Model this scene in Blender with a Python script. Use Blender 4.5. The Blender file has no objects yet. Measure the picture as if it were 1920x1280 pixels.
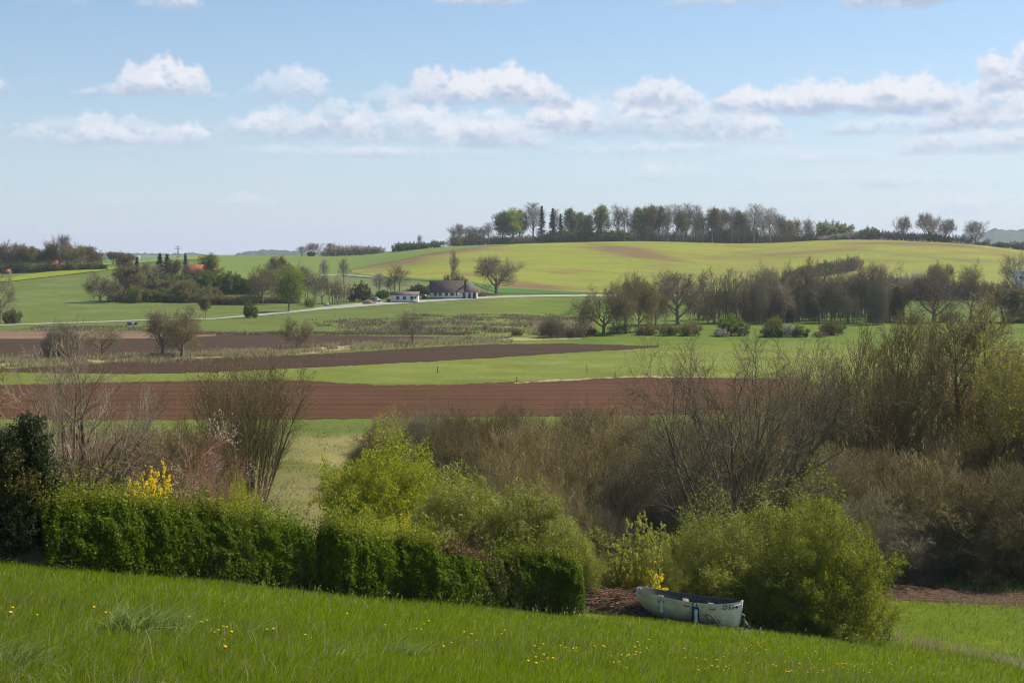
import bpy, math, random
import numpy as np
from mathutils import Vector

# ---------------------------------------------------------------- camera
S = bpy.context.scene
F = 2666.7                       # focal length in photo pixels (50 mm on 36 mm, 1920 wide)
PITCH = math.atan(170 / F)       # the horizon stands 170 px above the centre of the photo
cd = bpy.data.cameras.new("camera"); cd.lens = 50; cd.sensor_width = 36
cd.clip_start = 0.1; cd.clip_end = 20000
cam = bpy.data.objects.new("camera", cd); S.collection.objects.link(cam)
cam.location = (0, 0, 0); cam.rotation_euler = (math.pi / 2 - PITCH, 0, 0)
S.camera = cam
# ---------------------------------------------------------------- light
SUN_AZ, SUN_EL = math.radians(58), math.radians(47)
sv = Vector((math.sin(SUN_AZ) * math.cos(SUN_EL), math.cos(SUN_AZ) * math.cos(SUN_EL), math.sin(SUN_EL)))
sl = bpy.data.lights.new("sun", 'SUN'); sl.energy = 5.0; sl.angle = math.radians(0.5); sl.color = (1, .93, .80)
so = bpy.data.objects.new("sun", sl); S.collection.objects.link(so)
so.rotation_euler = sv.to_track_quat('Z', 'Y').to_euler(); so.location = (0, 0, 200)
S.view_settings.view_transform = 'Standard'; S.view_settings.look = 'None'
S.view_settings.exposure = 0.45; S.view_settings.gamma = 1
cy = S.cycles
cy.max_bounces = 6; cy.diffuse_bounces = 1; cy.glossy_bounces = 1; cy.transmission_bounces = 3
cy.volume_bounces = 0; cy.transparent_max_bounces = 8; cy.use_adaptive_sampling = True
cy.adaptive_threshold = 0.015; cy.use_denoising = True; cy.denoising_prefilter = 'NONE'; cy.filter_width = 1.2

cp, sp = math.cos(PITCH), math.sin(PITCH)
def ray(px, py):
    a = (px - 960) / F; b = (640 - py) / F
    return a, cp + b * sp, -sp + b * cp

# ---------------------------------------------------------------- world: sky texture with clouds
W = bpy.data.worlds.new("World"); S.world = W; W.use_nodes = True
nt = W.node_tree; nt.nodes.clear(); N = nt.nodes.new; Lk = nt.links.new
def math_(t, op, a, b=None, c=None, clamp=False):
    n = t.nodes.new('ShaderNodeMath'); n.operation = op; n.use_clamp = clamp
    for i, v in enumerate((a, b, c)):
        if v is None: continue
        if isinstance(v, (int, float)): n.inputs[i].default_value = v
        else: t.links.new(v, n.inputs[i])
    return n.outputs[0]
sky = N('ShaderNodeTexSky'); sky.sky_type = 'NISHITA'; sky.sun_disc = False
sky.sun_elevation = SUN_EL; sky.sun_rotation = SUN_AZ; sky.altitude = 50
sky.air_density = 1.0; sky.dust_density = 0.6; sky.ozone_density = 2.2
tc = N('ShaderNodeTexCoord'); sx = N('ShaderNodeSeparateXYZ'); Lk(tc.outputs['Generated'], sx.inputs[0])
skm = N('ShaderNodeVectorMath'); skm.operation = 'MULTIPLY'; Lk(sky.outputs[0], skm.inputs[0]); skm.inputs[1].default_value = (.074, .085, .092)
# thin high haze near the horizon
hf = math_(nt, 'POWER', 2.718, math_(nt, 'MULTIPLY', math_(nt, 'MAXIMUM', sx.outputs[2], 0.0), -9.0))
mx = N('ShaderNodeMix'); mx.data_type = 'RGBA'; Lk(math_(nt, 'MULTIPLY', hf, .8), mx.inputs[0]); Lk(skm.outputs[0], mx.inputs[6]); mx.inputs[7].default_value = (.48, .545, .68, 1)
bg = N('ShaderNodeBackground'); Lk(mx.outputs[2], bg.inputs[0]); bg.inputs[1].default_value = 1.0
wo = N('ShaderNodeOutputWorld'); Lk(bg.outputs[0], wo.inputs[0])
# ---------------------------------------------------------------- terrain height
RNG = np.random.default_rng(7)
def vnoise(P, seed=0):
    """smooth value noise, P (n,3) -> 0..1"""
    P = np.asarray(P, float); I = np.floor(P).astype(np.int64); f = P - I; f = f*f*(3-2*f)
    def h(i, j, k):
        n = (i*374761393 + j*668265263 + k*2147483647 + seed*144269) & 0xffffffff
        n = ((n ^ (n >> 13)) * 1274126177) & 0xffffffff
        return ((n ^ (n >> 16)) & 0xffff) / 65535.0
    r = 0
    for a in (0, 1):
        for b in (0, 1):
            for c in (0, 1):
                w = (f[:, 0] if a else 1-f[:, 0]) * (f[:, 1] if b else 1-f[:, 1]) * (f[:, 2] if c else 1-f[:, 2])
                r = r + w * h(I[:, 0]+a, I[:, 1]+b, I[:, 2]+c)
    return r
def fbm(P, seed=0, o=3):
    r = 0; a = .5; s = 1; t = 0
    for i in range(o): r = r + a*vnoise(np.asarray(P)*s, seed+i); t += a; a *= .5; s *= 2.03
    return r/t
TD = [400,480,520,560,600,650,700,800,900,1000,1200,1500,2500]
TC = {  # photo height of the ground at those distances, for columns of the photo
 -700:[603,581,566,551,539,526,514,509,506,505,504,500,490],
 0:   [603,581,566,551,539,526,515,510,507,506,504,500,490],
 200: [603,581,568,554,540,524,507,502,498,496,494,491,487],
 400: [603,581,571,560,549,535,522,505,492,485,480,482,487],
 640: [603,581,570,560,552,541,531,510,494,484,477,479,487],
 850: [603,581,571,560,551,539,524,491,468,462,462,466,487],
 1000:[603,581,571,561,552,545,533,494,467,456.5,458,463,487],
 1200:[603,581,572,563,555,547,540,507,469,452.5,455,462,487],
 1400:[603,581,572,563,556,548,541,513,477,457,457,462,487],
 1600:[603,581,572,563,556,548,541,515,472,449,451,462,487],
 1800:[603,581,572,563,556,548,541,521,481,456,456,462,487],
 1920:[603,581,572,563,556,548,541,524,495,469,468,468,487],
 2300:[603,581,572,563,556,548,542,530,508,490,484,480,487],
 3200:[603,581,572,563,556,548,542,532,515,500,492,486,487]}
def pchip(x, y, xi):
    x = np.array(x, float); y = np.array(y, float); h = np.diff(x); s = np.diff(y)/h
    m = np.zeros_like(y); m[0] = s[0]; m[-1] = s[-1]
    for i in range(1, len(x)-1):
        m[i] = 0 if s[i-1]*s[i] <= 0 else 2*s[i-1]*s[i]/(s[i-1]+s[i])
    k = np.clip(np.searchsorted(x, xi)-1, 0, len(x)-2); t = (xi-x[k])/h[k]; t = np.clip(t, 0, 1)
    return ((2*t**3-3*t**2+1)*y[k]+(t**3-2*t**2+t)*h[k]*m[k]+(-2*t**3+3*t**2)*y[k+1]+(t**3-t**2)*h[k]*m[k+1])
GD = np.arange(400, 2501, 10.0); GU = np.arange(-700, 3201, 20.0)
def _z(py, d): b = (640-py)/F; return d*(-sp+b*cp)/(cp+b*sp)
cols = sorted(TC)
A_ = np.array([pchip(TD, [_z(p, d) for p, d in zip(TC[c], TD)], GD) for c in cols])
TG = np.array([pchip(cols, A_[:, j], GU) for j in range(len(GD))]).T
TG[:, 0] = -20
for _ in range(3):
    T = TG.copy(); T[1:-1] = (TG[:-2]+TG[1:-1]*2+TG[2:])/4; TG = T
    T = TG.copy(); T[:, 1:-1] = (TG[:, :-2]+TG[:, 1:-1]*2+TG[:, 2:])/4; TG = T
def H(x, y):
    x = np.asarray(x, float); y = np.asarray(y, float)
    x, y = np.broadcast_arrays(x, y); yy = np.maximum(y, 1.0)
    L = -1.57 - .126*np.clip(x, -45, 60) - .225*np.clip(y, -15, 400) + .30*(fbm(np.stack([x.ravel()/9, y.ravel()/9, 0*x.ravel()], 1), 3, 2).reshape(x.shape)-.5)*np.clip((y-14)/20, 0, 1)
    k = .7; q = (L+20)/k
    near = -20 + k*np.where(q > 30, q, np.log1p(np.exp(np.minimum(q, 30))))
    u = np.clip(x/yy*F+960, -700, 3199); d = np.clip(y, 400, 2499.9)
    a = (u+700)/20; b = (d-400)/10; i = a.astype(int); j = b.astype(int); a -= i; b -= j
    z = (TG[i, j]*(1-a)*(1-b)+TG[i+1, j]*a*(1-b)+TG[i, j+1]*(1-a)*b+TG[i+1, j+1]*a*b)
    return near + (z+20) * (y > 400)
def hs(x, y): return float(H(np.array([x]), np.array([y]))[0])
def at_d(px, Y):
    """ground points in columns px at distances Y"""
    px = np.asarray(px, float); Y = np.asarray(Y, float) + 0*px; z = -20+0*Y
    for _ in range(4):
        x = (px-960)/F*(Y*cp - z*sp); z = H(x, Y)
    return x, Y, z
def pix(x, y, z):
    f = y*cp - z*sp; u = y*sp + z*cp
    return 960+F*x/f, 640-F*u/f
_DS = np.concatenate([np.geomspace(9, 1300, 700)])
def dist(px, py):
    """distance of the ground seen at a photo position"""
    px = np.atleast_1d(np.asarray(px, float)); py = np.atleast_1d(np.asarray(py, float)); out = []
    for a, b in zip(px, py):
        x, Y, z = at_d(np.full(_DS.shape, a), _DS); v = pix(x, Y, z)[1]
        k = np.where(v <= b)[0]
        if len(k) == 0: out.append(_DS[int(np.argmin(v))]); continue
        k = k[0]
        if k == 0: out.append(_DS[0]); continue
        t = (v[k-1]-b)/(v[k-1]-v[k]); out.append(_DS[k-1]*(1-t)+_DS[k]*t)
    return np.array(out)

# ---------------------------------------------------------------- objects
COL = S.collection
def props(o, label=None, cat=None, group=None, kind=None):
    if label: o['label'] = label
    if cat: o['category'] = cat
    if group: o['group'] = group
    if kind: o['kind'] = kind
    return o
def link(name, data, parent=None):
    o = bpy.data.objects.new(name, data); COL.objects.link(o)
    if parent: o.parent = parent
    return o
def empty(name, loc, rz=0, sc=(1, 1, 1)):
    o = link(name, None); o.location = loc; o.rotation_euler = (0, 0, rz); o.scale = sc; o.empty_display_size = .3; return o
def np_mesh(name, V, faces, mats=(), mi=None, smooth=False, attrs=None):
    """faces: list of (n,k) int arrays"""
    V = np.asarray(V, np.float32); me = bpy.data.meshes.new(name)
    faces = [np.asarray(f, np.int32) for f in faces if len(f)]
    tot = np.concatenate([np.full(len(f), f.shape[1], np.int32) for f in faces]); lp = np.concatenate([f.ravel() for f in faces])
    me.vertices.add(len(V)); me.vertices.foreach_set('co', V.ravel())
    me.loops.add(len(lp)); me.loops.foreach_set('vertex_index', lp)
    me.polygons.add(len(tot)); st = np.concatenate([[0], np.cumsum(tot)[:-1]]).astype(np.int32)
    me.polygons.foreach_set('loop_start', st); me.polygons.foreach_set('loop_total', tot)
    if mi is not None: me.polygons.foreach_set('material_index', np.asarray(mi, np.int32))
    if smooth: me.polygons.foreach_set('use_smooth', np.ones(len(tot), bool))
    for m in mats: me.materials.append(m)
    for k, v in (attrs or {}).items():
        v = np.asarray(v, np.float32)
        if v.ndim == 1:
            a = me.attributes.new(k, 'FLOAT', 'POINT'); a.data.foreach_set('value', v)
        else:
            a = me.attributes.new(k, 'FLOAT_COLOR', 'POINT'); a.data.foreach_set('color', np.concatenate([v, np.ones((len(v), 1), np.float32)], 1).ravel())
    me.update(calc_edges=True); me.validate(clean_customdata=False); return me

# ---------------------------------------------------------------- materials
def new_mat(name, rough=.9, spec=.2):
    m = bpy.data.materials.new(name); m.use_nodes = True
    t = m.node_tree; b = t.nodes['Principled BSDF']; b.inputs['Roughness'].default_value = rough
    b.inputs['Specular IOR Level'].default_value = spec; return m, t, b
def mixc(t, f, a, b, mode='MIX'):
    n = t.nodes.new('ShaderNodeMix'); n.data_type = 'RGBA'; n.blend_type = mode
    for i, v in ((0, f), (6, a), (7, b)):
        if isinstance(v, (int, float)): n.inputs[i].default_value = v
        elif isinstance(v, tuple): n.inputs[i].default_value = (*v, 1)
        else: t.links.new(v, n.inputs[i])
    return n.outputs[2]
def tnoise(t, scale, detail=3, rough=.5, coord='Object', stretch=None, lo=.35, hi=.65):
    v = t.nodes.new('ShaderNodeNewGeometry').outputs['Position'] if coord == 'World' else t.nodes.new('ShaderNodeTexCoord').outputs[coord]
    if stretch:
        s = t.nodes.new('ShaderNodeMapping'); s.inputs['Scale'].default_value = stretch[:3]
        if len(stretch) > 3: s.inputs['Rotation'].default_value = (0, 0, stretch[3])
        t.links.new(v, s.inputs[0]); v = s.outputs[0]
    n = t.nodes.new('ShaderNodeTexNoise'); n.inputs['Scale'].default_value = scale; n.inputs['Detail'].default_value = detail
    n.inputs['Roughness'].default_value = rough; t.links.new(v, n.inputs['Vector'])
    r = t.nodes.new('ShaderNodeMapRange'); t.links.new(n.outputs[0], r.inputs[0]); r.inputs[1].default_value = lo; r.inputs[2].default_value = hi
    return r.outputs[0]
def bump(t, b, h, strength, dist_):
    n = t.nodes.new('ShaderNodeBump'); n.inputs['Strength'].default_value = strength; n.inputs['Distance'].default_value = dist_
    t.links.new(h, n.inputs['Height']); t.links.new(n.outputs[0], b.inputs['Normal'])
def plain(name, c, c2=None, rough=.8, scale=3, spec=.3, metal=0, bmp=0):
    m, t, b = new_mat(name, rough, spec); b.inputs['Metallic'].default_value = metal
    n = tnoise(t, scale, 5, .6)
    t.links.new(mixc(t, n, c, c2 or tuple(x*.75 for x in c)), b.inputs['Base Color'])
    if bmp: bump(t, b, n, .5, bmp)
    return m
def bark(name, c, c2, scale=9):
    m, t, b = new_mat(name, .9, .15); n = tnoise(t, scale, 4, .6)
    oi = t.nodes.new('ShaderNodeObjectInfo')
    v = math_(t, 'MULTIPLY_ADD', oi.outputs['Random'], .6, .66)
    k = mixc(t, n, c, c2); vm = t.nodes.new('ShaderNodeVectorMath'); vm.operation = 'SCALE'
    t.links.new(k, vm.inputs[0]); t.links.new(v, vm.inputs['Scale']); t.links.new(vm.outputs[0], b.inputs['Base Color']); return m
def leafm(name, c, c2, trans=.4, c3=None, rough=.55):
    """c..c2 per leaf, translucent"""
    m, t, b = new_mat(name, rough, .25)
    g_ = t.nodes.new('ShaderNodeNewGeometry'); k = mixc(t, g_.outputs['Random Per Island'], c, c2)
    if c3: k = mixc(t, tnoise(t, 1.3, 2, .5, 'Object', None, .48, .68), k, c3)
    oi = t.nodes.new('ShaderNodeObjectInfo'); v = math_(t, 'MULTIPLY_ADD', oi.outputs['Random'], .35, .83)
    vm = t.nodes.new('ShaderNodeVectorMath'); vm.operation = 'SCALE'; t.links.new(k, vm.inputs[0]); t.links.new(v, vm.inputs['Scale']); k = vm.outputs[0]
    t.links.new(k, b.inputs['Base Color'])
    tr = t.nodes.new('ShaderNodeBsdfTranslucent'); t.links.new(k, tr.inputs['Color'])
    ms = t.nodes.new('ShaderNodeMixShader'); ms.inputs[0].default_value = trans
    t.links.new(b.outputs[0], ms.inputs[1]); t.links.new(tr.outputs[0], ms.inputs[2])
    t.links.new(ms.outputs[0], t.nodes['Material Output'].inputs['Surface']); return m
def groundm(name, attr=None, c=None, c2=None, scale=.25, amt=.5, fine=6, bmp=.08, coord='Object', stretch=None, soil=None):
    m, t, b = new_mat(name, .95, .1)
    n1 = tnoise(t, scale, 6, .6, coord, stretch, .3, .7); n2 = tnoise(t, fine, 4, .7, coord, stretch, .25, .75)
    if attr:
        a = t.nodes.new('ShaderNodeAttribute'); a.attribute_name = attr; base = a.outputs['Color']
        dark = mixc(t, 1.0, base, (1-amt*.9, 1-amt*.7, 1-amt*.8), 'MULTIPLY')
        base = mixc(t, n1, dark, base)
    else: base = mixc(t, n1, c, c2)
    if soil:
        a = t.nodes.new('ShaderNodeAttribute'); a.attribute_name = 'soil'; base = mixc(t, a.outputs['Fac'], base, soil)
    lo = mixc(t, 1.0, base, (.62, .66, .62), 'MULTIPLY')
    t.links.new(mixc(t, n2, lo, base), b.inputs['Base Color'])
    if bmp: bump(t, b, n2, .6, bmp)
    return m

# ---------------------------------------------------------------- plants: branch growth in numpy
def nrm(v): return v/np.maximum(np.linalg.norm(v, axis=-1, keepdims=True), 1e-9)
def perp(d):
    a = np.where(np.abs(d[..., 2:3]) < .9, np.array([0, 0, 1.0]), np.array([1.0, 0, 0])); u = nrm(np.cross(d, a)); return u, np.cross(d, u)
def tube(P, R, m):
    n, K, _ = P.shape; T = np.gradient(P, axis=1); T = nrm(T); u, v = perp(nrm(P[:, -1]-P[:, 0])); u = u[:, None]; u = nrm(u-T*(u*T).sum(-1, keepdims=True)); v = np.cross(T, u)
    a = np.arange(m)/m*2*math.pi
    V = P[:, :, None]+R[:, :, None, None]*(np.cos(a)[:, None]*u[:, :, None]+np.sin(a)[:, None]*v[:, :, None])
    i = np.arange(n)[:, None, None]*K*m+np.arange(K-1)[None, :, None]*m+np.arange(m)[None, None, :]
    j = np.arange(n)[:, None, None]*K*m+np.arange(K-1)[None, :, None]*m+((np.arange(m)+1) % m)[None, None, :]
    return V.reshape(-1, 3), np.stack([i, j, j+m, i+m], -1).reshape(-1, 4)
def curve(p0, d0, L, K, up, wob, rng):
    n = len(p0); P = np.zeros((n, K, 3)); P[:, 0] = p0; d = d0.copy(); s = (L/(K-1))[:, None]
    for k in range(1, K):
        P[:, k] = P[:, k-1]+d*s; d = nrm(d+np.array([0, 0, up])+wob*rng.normal(size=(n, 3)))
    return P
def radii(r0, K, tip): return np.maximum(r0[:, None]*np.linspace(1, tip, K)[None], 0)
def stems(n, br, spread, L, K, up, wob, r, rng, tip=.35, lv=.25, out=1.0):
    a = np.arange(n)*2.39996+rng.uniform(0, 6); q = np.sqrt((np.arange(n)+.5)/n); rr = q*br
    p = np.stack([rr*np.cos(a), rr*np.sin(a), 0*a-.02], 1); th = spread*(q*out+rng.uniform(-.15, .15, n)) if n > 1 else np.full(1, spread)
    d = np.stack([np.sin(th)*np.cos(a), np.sin(th)*np.sin(a), np.cos(th)], 1)
    Ls = L*(1-lv*rng.random(n)) ; rs = r*(1-.5*rng.random(n)) if n > 1 else np.array([r])
    return curve(p, d, Ls, K, up, wob, rng), radii(rs, K, tip)
def kids(P, R, n, t0, t1, L, ang, K, up, wob, rr, rng, tip=.3, lt=.3, rmin=0, sw=.25):
    M, k0, _ = P.shape; t = t0+(t1-t0)*((np.arange(n)[None]+rng.random((M, n)))/n)
    f = t*(k0-1); i = np.clip(f.astype(int), 0, k0-2); f = f-i; m = np.arange(M)[:, None]
    p = P[m, i]*(1-f)[..., None]+P[m, i+1]*f[..., None]; T = nrm(P[m, i+1]-P[m, i]); r = R[m, i]*(1-f)+R[m, i+1]*f
    u, v = perp(T); az_ = np.arange(n)[None]*2.39996+rng.uniform(0, 6.28, (M, 1))+rng.normal(size=(M, n))*.4; th = ang*(1+sw*rng.normal(size=(M, n)))
    th = th*(1-.35*(t > .93))
    d = np.cos(th)[..., None]*T+np.sin(th)[..., None]*(np.cos(az_)[..., None]*u+np.sin(az_)[..., None]*v)
    tt = (t-t0)/max(t1-t0, 1e-6); Ls = L*(1-lt*tt)*rng.uniform(.65, 1.2, (M, n)); q = M*n
    return curve(p.reshape(q, 3), nrm(d.reshape(q, 3)), Ls.reshape(q), K, up, wob, rng), radii(np.maximum(rr*r.reshape(q), rmin), K, tip)
def quads(C, s, rng, asp=.6, bias=None, bw=0):
    n = len(C); a = nrm(rng.normal(size=(n, 3))+(0 if bias is None else bias*bw)); b = nrm(np.cross(a, rng.normal(size=(n, 3)))); s = (np.asarray(s)*rng.uniform(.6, 1.3, n))[:, None]
    V = np.stack([C-a*s*.5, C+b*s*.5*asp, C+a*s*.5, C-b*s*.5*asp], 1).reshape(-1, 3); i = np.arange(n)[:, None]*4
    return V, np.concatenate([i, i+1, i+2, i+3], 1)
def along(P, n, jit, rng, t0=.2):
    M, K, _ = P.shape; t = t0+(1-t0)*rng.random((M, n)); f = t*(K-1); i = np.clip(f.astype(int), 0, K-2); f = (f-i)[..., None]; m = np.arange(M)[:, None]
    return (P[m, i]*(1-f)+P[m, i+1]*f).reshape(-1, 3)+rng.normal(size=(M*n, 3))*jit
def join(parts):
    V = []; Fs = []; mi = []; o = 0
    for (v, f, k) in parts: V.append(v); Fs.append(f+o); mi.append(np.full(len(f), k)); o += len(v)
    return np.concatenate(V), Fs, np.concatenate(mi)
TPL = {}
ASP = dict(oak=.95, tall=.42, thicket=.55, bush=1.15, spruce=.26, thuja=.42, goblet=.58, brush=.85, bigbare=1.0, birch=.75, cherry=1.1, pollard=.68, alder=.36, leafy=.9, forsythia=.6, sprigs=.5, russet=1.1)
def template(name, seed, st, lv, wood, split=2, leaves=None, sides=(7, 5, 4, 3, 3, 3), norm=True, dome=None, parts=('trunk', 'crown')):
    """a plant kind: stems, levels of branches, leaves; scaled to height 1; kept as meshes of two parts"""
    asp = ASP.get(name.split('_')[0], .9); f = 1.0
    for trial in range(3):               # grow it so that its width comes out right for its height
        rng = np.random.default_rng(seed); P0, R0 = stems(rng=rng, **st); P0 = P0*np.array([f, f, 1]); lev = [(P0, R0)]
        for q in lv: q = dict(q); q['L'] *= min(f**.6, 1.15); lev.append(kids(*lev[-1], rng=rng, **q))
        tp = max(P[:, :, 2].max() for P, _ in lev); al = np.concatenate([P.reshape(-1, 3) for P, _ in lev[1:]]); wr = 2*np.percentile(np.hypot(al[:, 0], al[:, 1]), 84)/tp
        if trial < 2: f = float(np.clip(f*asp/wr, .25, 2.0))
    k = float(np.clip(asp/wr, .8, 1.25)); lev = [(P*np.array([k, k, 1]), R) for P, R in lev]
    top = max(P[:, :, 2].max() for P, _ in lev); s = 1/top if norm else 1
    allp = np.concatenate([P.reshape(-1, 3) for P, _ in lev[1:] or lev]); wid = 2*np.percentile(np.hypot(allp[:, 0], allp[:, 1]), 84)*s
    A = [(*tube(P*s, R*s, sides[min(i, 5)]), 0) for i, (P, R) in enumerate(lev[:split])]
    B = [(*tube(P*s, R*s, sides[min(i+split, 5)]), 0) for i, (P, R) in enumerate(lev[split:])]
    mats = [wood]
    for q in leaves or []:
        C = np.concatenate([along(lev[l][0]*s, q['n'], q['jit'], rng, q.get('t0', .2)) for l in q.get('lv', (-1,))])
        if 'keep' in q:
            C = C[fbm(C*q.get('ns', 6), seed, 2) > 1-q['keep']]
        if 'zmin' in q: C = C[C[:, 2] > q['zmin']]
        mats.append(q['mat']); B.append((*quads(C, np.full(len(C), q['s']), rng, q.get('asp', .65)), len(mats)-1))
    for q in dome or []:                 # outer growth that rounds the plant off
        n = q['n']; d = nrm(rng.normal(size=(n, 3))); d[:, 2] = np.abs(d[:, 2])*q.get('zs', 1); b = fbm(d*3.1+seed, seed, 3); b2 = fbm(d*8+seed, seed+5, 2); rr = (.40+.75*b+.42*b2)*(1-rng.exponential(.12, n).clip(0, .6)); C = d*rr[:, None]*np.array([wid*.56, wid*.56, .98]); C = C[(C[:, 2] > .03) & (fbm(C*9, seed+3, 2) > q.get('thr', .36))]
        if 'L' in q:
            dd = nrm(nrm(C)+np.array([0, 0, .7])+rng.normal(size=C.shape)*.55); S1 = curve(C, dd, q['L']*rng.uniform(.5, 1.3, len(C)), 3, .03, .2, rng), radii(np.full(len(C), q['r']), 3, .3); v_, f_ = tube(*S1, 3); B.append((v_, f_, 0))
        else: mats.append(q['mat']); B.append((*quads(C+rng.normal(size=C.shape)*.01, np.full(len(C), q['s']), rng, .65), len(mats)-1))
    va, fa, _ = join(A); vb, fb, ib = join(B)
    TPL[name] = (np_mesh(name+'_'+parts[0], va, fa, [wood], smooth=True), np_mesh(name+'_'+parts[1], vb, fb, mats, ib), wid, parts)
PR = random.Random(11)
COUNT = 0
def plant(tpl, px, Y, top, wpx, label, group=None, cat='tree', name='tree', rz=None, dz=0, lean=None, base=None):
    """stand a plant at column px, distance Y, reaching photo height top, wpx photo pixels wide"""
    ma, mb, wid, parts = TPL[tpl]; x, y, z = [float(v) for v in at_d(px, Y)]; z += dz
    by = pix(x, y, z)[1]; h = max((by-top)*y/F, .2)*1.07; w = wpx*y/F/wid*1.0
    if tpl.startswith('bush'): z -= .09*h
    o = empty(name, (x, y, z), PR.uniform(0, 6.28) if rz is None else rz, (w, w, h))
    if lean: o.rotation_euler[0], o.rotation_euler[1] = lean
    props(o, label, cat, group); link(parts[0], ma, o); link(parts[1], mb, o); return o
class MB:
    """collects boxes, tubes and prisms into one mesh"""
    def __init__(s): s.V = []; s.F = {3: [], 4: []}; s.n = 0
    def add(s, v, f):
        v = np.asarray(v, float); s.V.append(v)
        for q in f: s.F.setdefault(len(q), []).append([i+s.n for i in q])
        s.n += len(v); return s
    def box(s, c, d, rz=0, ry=0):
        c = np.array(c, float); v = np.array([[i, j, k] for i in (-.5, .5) for j in (-.5, .5) for k in (-.5, .5)])*np.array(d, float)
        if ry: v = v@np.array([[math.cos(ry), 0, -math.sin(ry)], [0, 1, 0], [math.sin(ry), 0, math.cos(ry)]])
        if rz: v = v@np.array([[math.cos(rz), math.sin(rz), 0], [-math.sin(rz), math.cos(rz), 0], [0, 0, 1]])
        return s.add(v+c, [(0, 1, 3, 2), (4, 6, 7, 5), (0, 4, 5, 1), (2, 3, 7, 6), (0, 2, 6, 4), (1, 5, 7, 3)])
    def tube(s, pts, r, m=8, cap=True):
        P = np.array(pts, float)[None]; R = np.full((1, len(pts)), r, float) if np.isscalar(r) else np.array(r, float)[None]
        v, f = tube(P, R, m); f = [tuple(q) for q in f]
        if cap: k = len(pts); f += [tuple(range(m))[::-1], tuple(range((k-1)*m, k*m))]
        return s.add(v, f)
    def prism(s, prof, y0, y1):
        """profile in x,z swept along y"""
        n = len(prof); v = [(a, y0, b) for a, b in prof]+[(a, y1, b) for a, b in prof]
        return s.add(v, [tuple(range(n))[::-1], tuple(range(n, 2*n))]+[(i, (i+1) % n, n+(i+1) % n, n+i) for i in range(n)][::1])
    def mesh(s, name, mat, smooth=False):
        return np_mesh(name, np.concatenate(s.V), [np.array(f) for f in s.F.values() if f], [mat] if not isinstance(mat, (list, tuple)) else mat, smooth=smooth)
    def obj(s, name, mat, parent=None, smooth=False): return link(name, s.mesh(name, mat, smooth), parent)
# ---------------------------------------------------------------- clouds: a distant curved backdrop
CL = [(325,172,92,48,20,1),(300,184,150,14,12,.7),(18,178,48,24,18,.9),(545,178,85,42,20,.75),(235,262,190,30,26,.85),
 (905,172,160,46,34,1.2),(740,190,60,25,20,.6),(520,245,100,34,24,.95),(640,232,80,44,30,.95),(800,245,200,44,40,.85),(930,262,120,40,26,.8),
 (700,288,260,12,12,.45),(1050,228,80,34,30,1),(1240,185,80,34,26,.9),(1170,232,190,50,34,.8),(1330,240,140,36,34,.8),(1410,258,80,26,20,.8),
 (1160,282,200,14,14,.5),(1550,203,210,44,22,1.1),(1680,192,90,38,36,1.1),(1800,205,110,36,30,.8),(1890,165,90,58,30,1.05),(1850,235,160,34,26,1),
 (1640,245,120,16,14,.7),(1770,282,120,28,22,.85),(1890,275,90,26,20,.7),(335,12,60,30,22,.9),(140,24,60,14,10,.5),(900,-2,110,18,14,.8),
 (1310,4,70,20,16,.8),(1430,4,90,20,12,.7),(1640,-10,90,60,56,1.15),(1790,-10,160,60,34,1.05),(1910,55,40,24,18,.8),(470,384,60,18,16,.6),
 (240,383,50,12,10,.4),(1255,328,85,18,16,.6),(1620,345,200,16,14,.35),(1500,300,150,20,14,.35),(180,440,160,14,10,.2),(1800,395,170,22,14,.3),
 (-150,120,90,50,30,1),(-420,220,200,50,34,1),(-800,150,160,60,40,1),(2150,130,160,70,44,1.1),(2450,230,220,50,36,1),(2850,110,200,70,44,1),
 (-1300,190,240,80,50,1),(3400,220,260,70,50,1),(200,-300,200,80,50,1),(1100,-420,260,90,60,1.1),(1900,-260,180,70,50,1),(-500,-350,260,80,60,1)]

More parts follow.
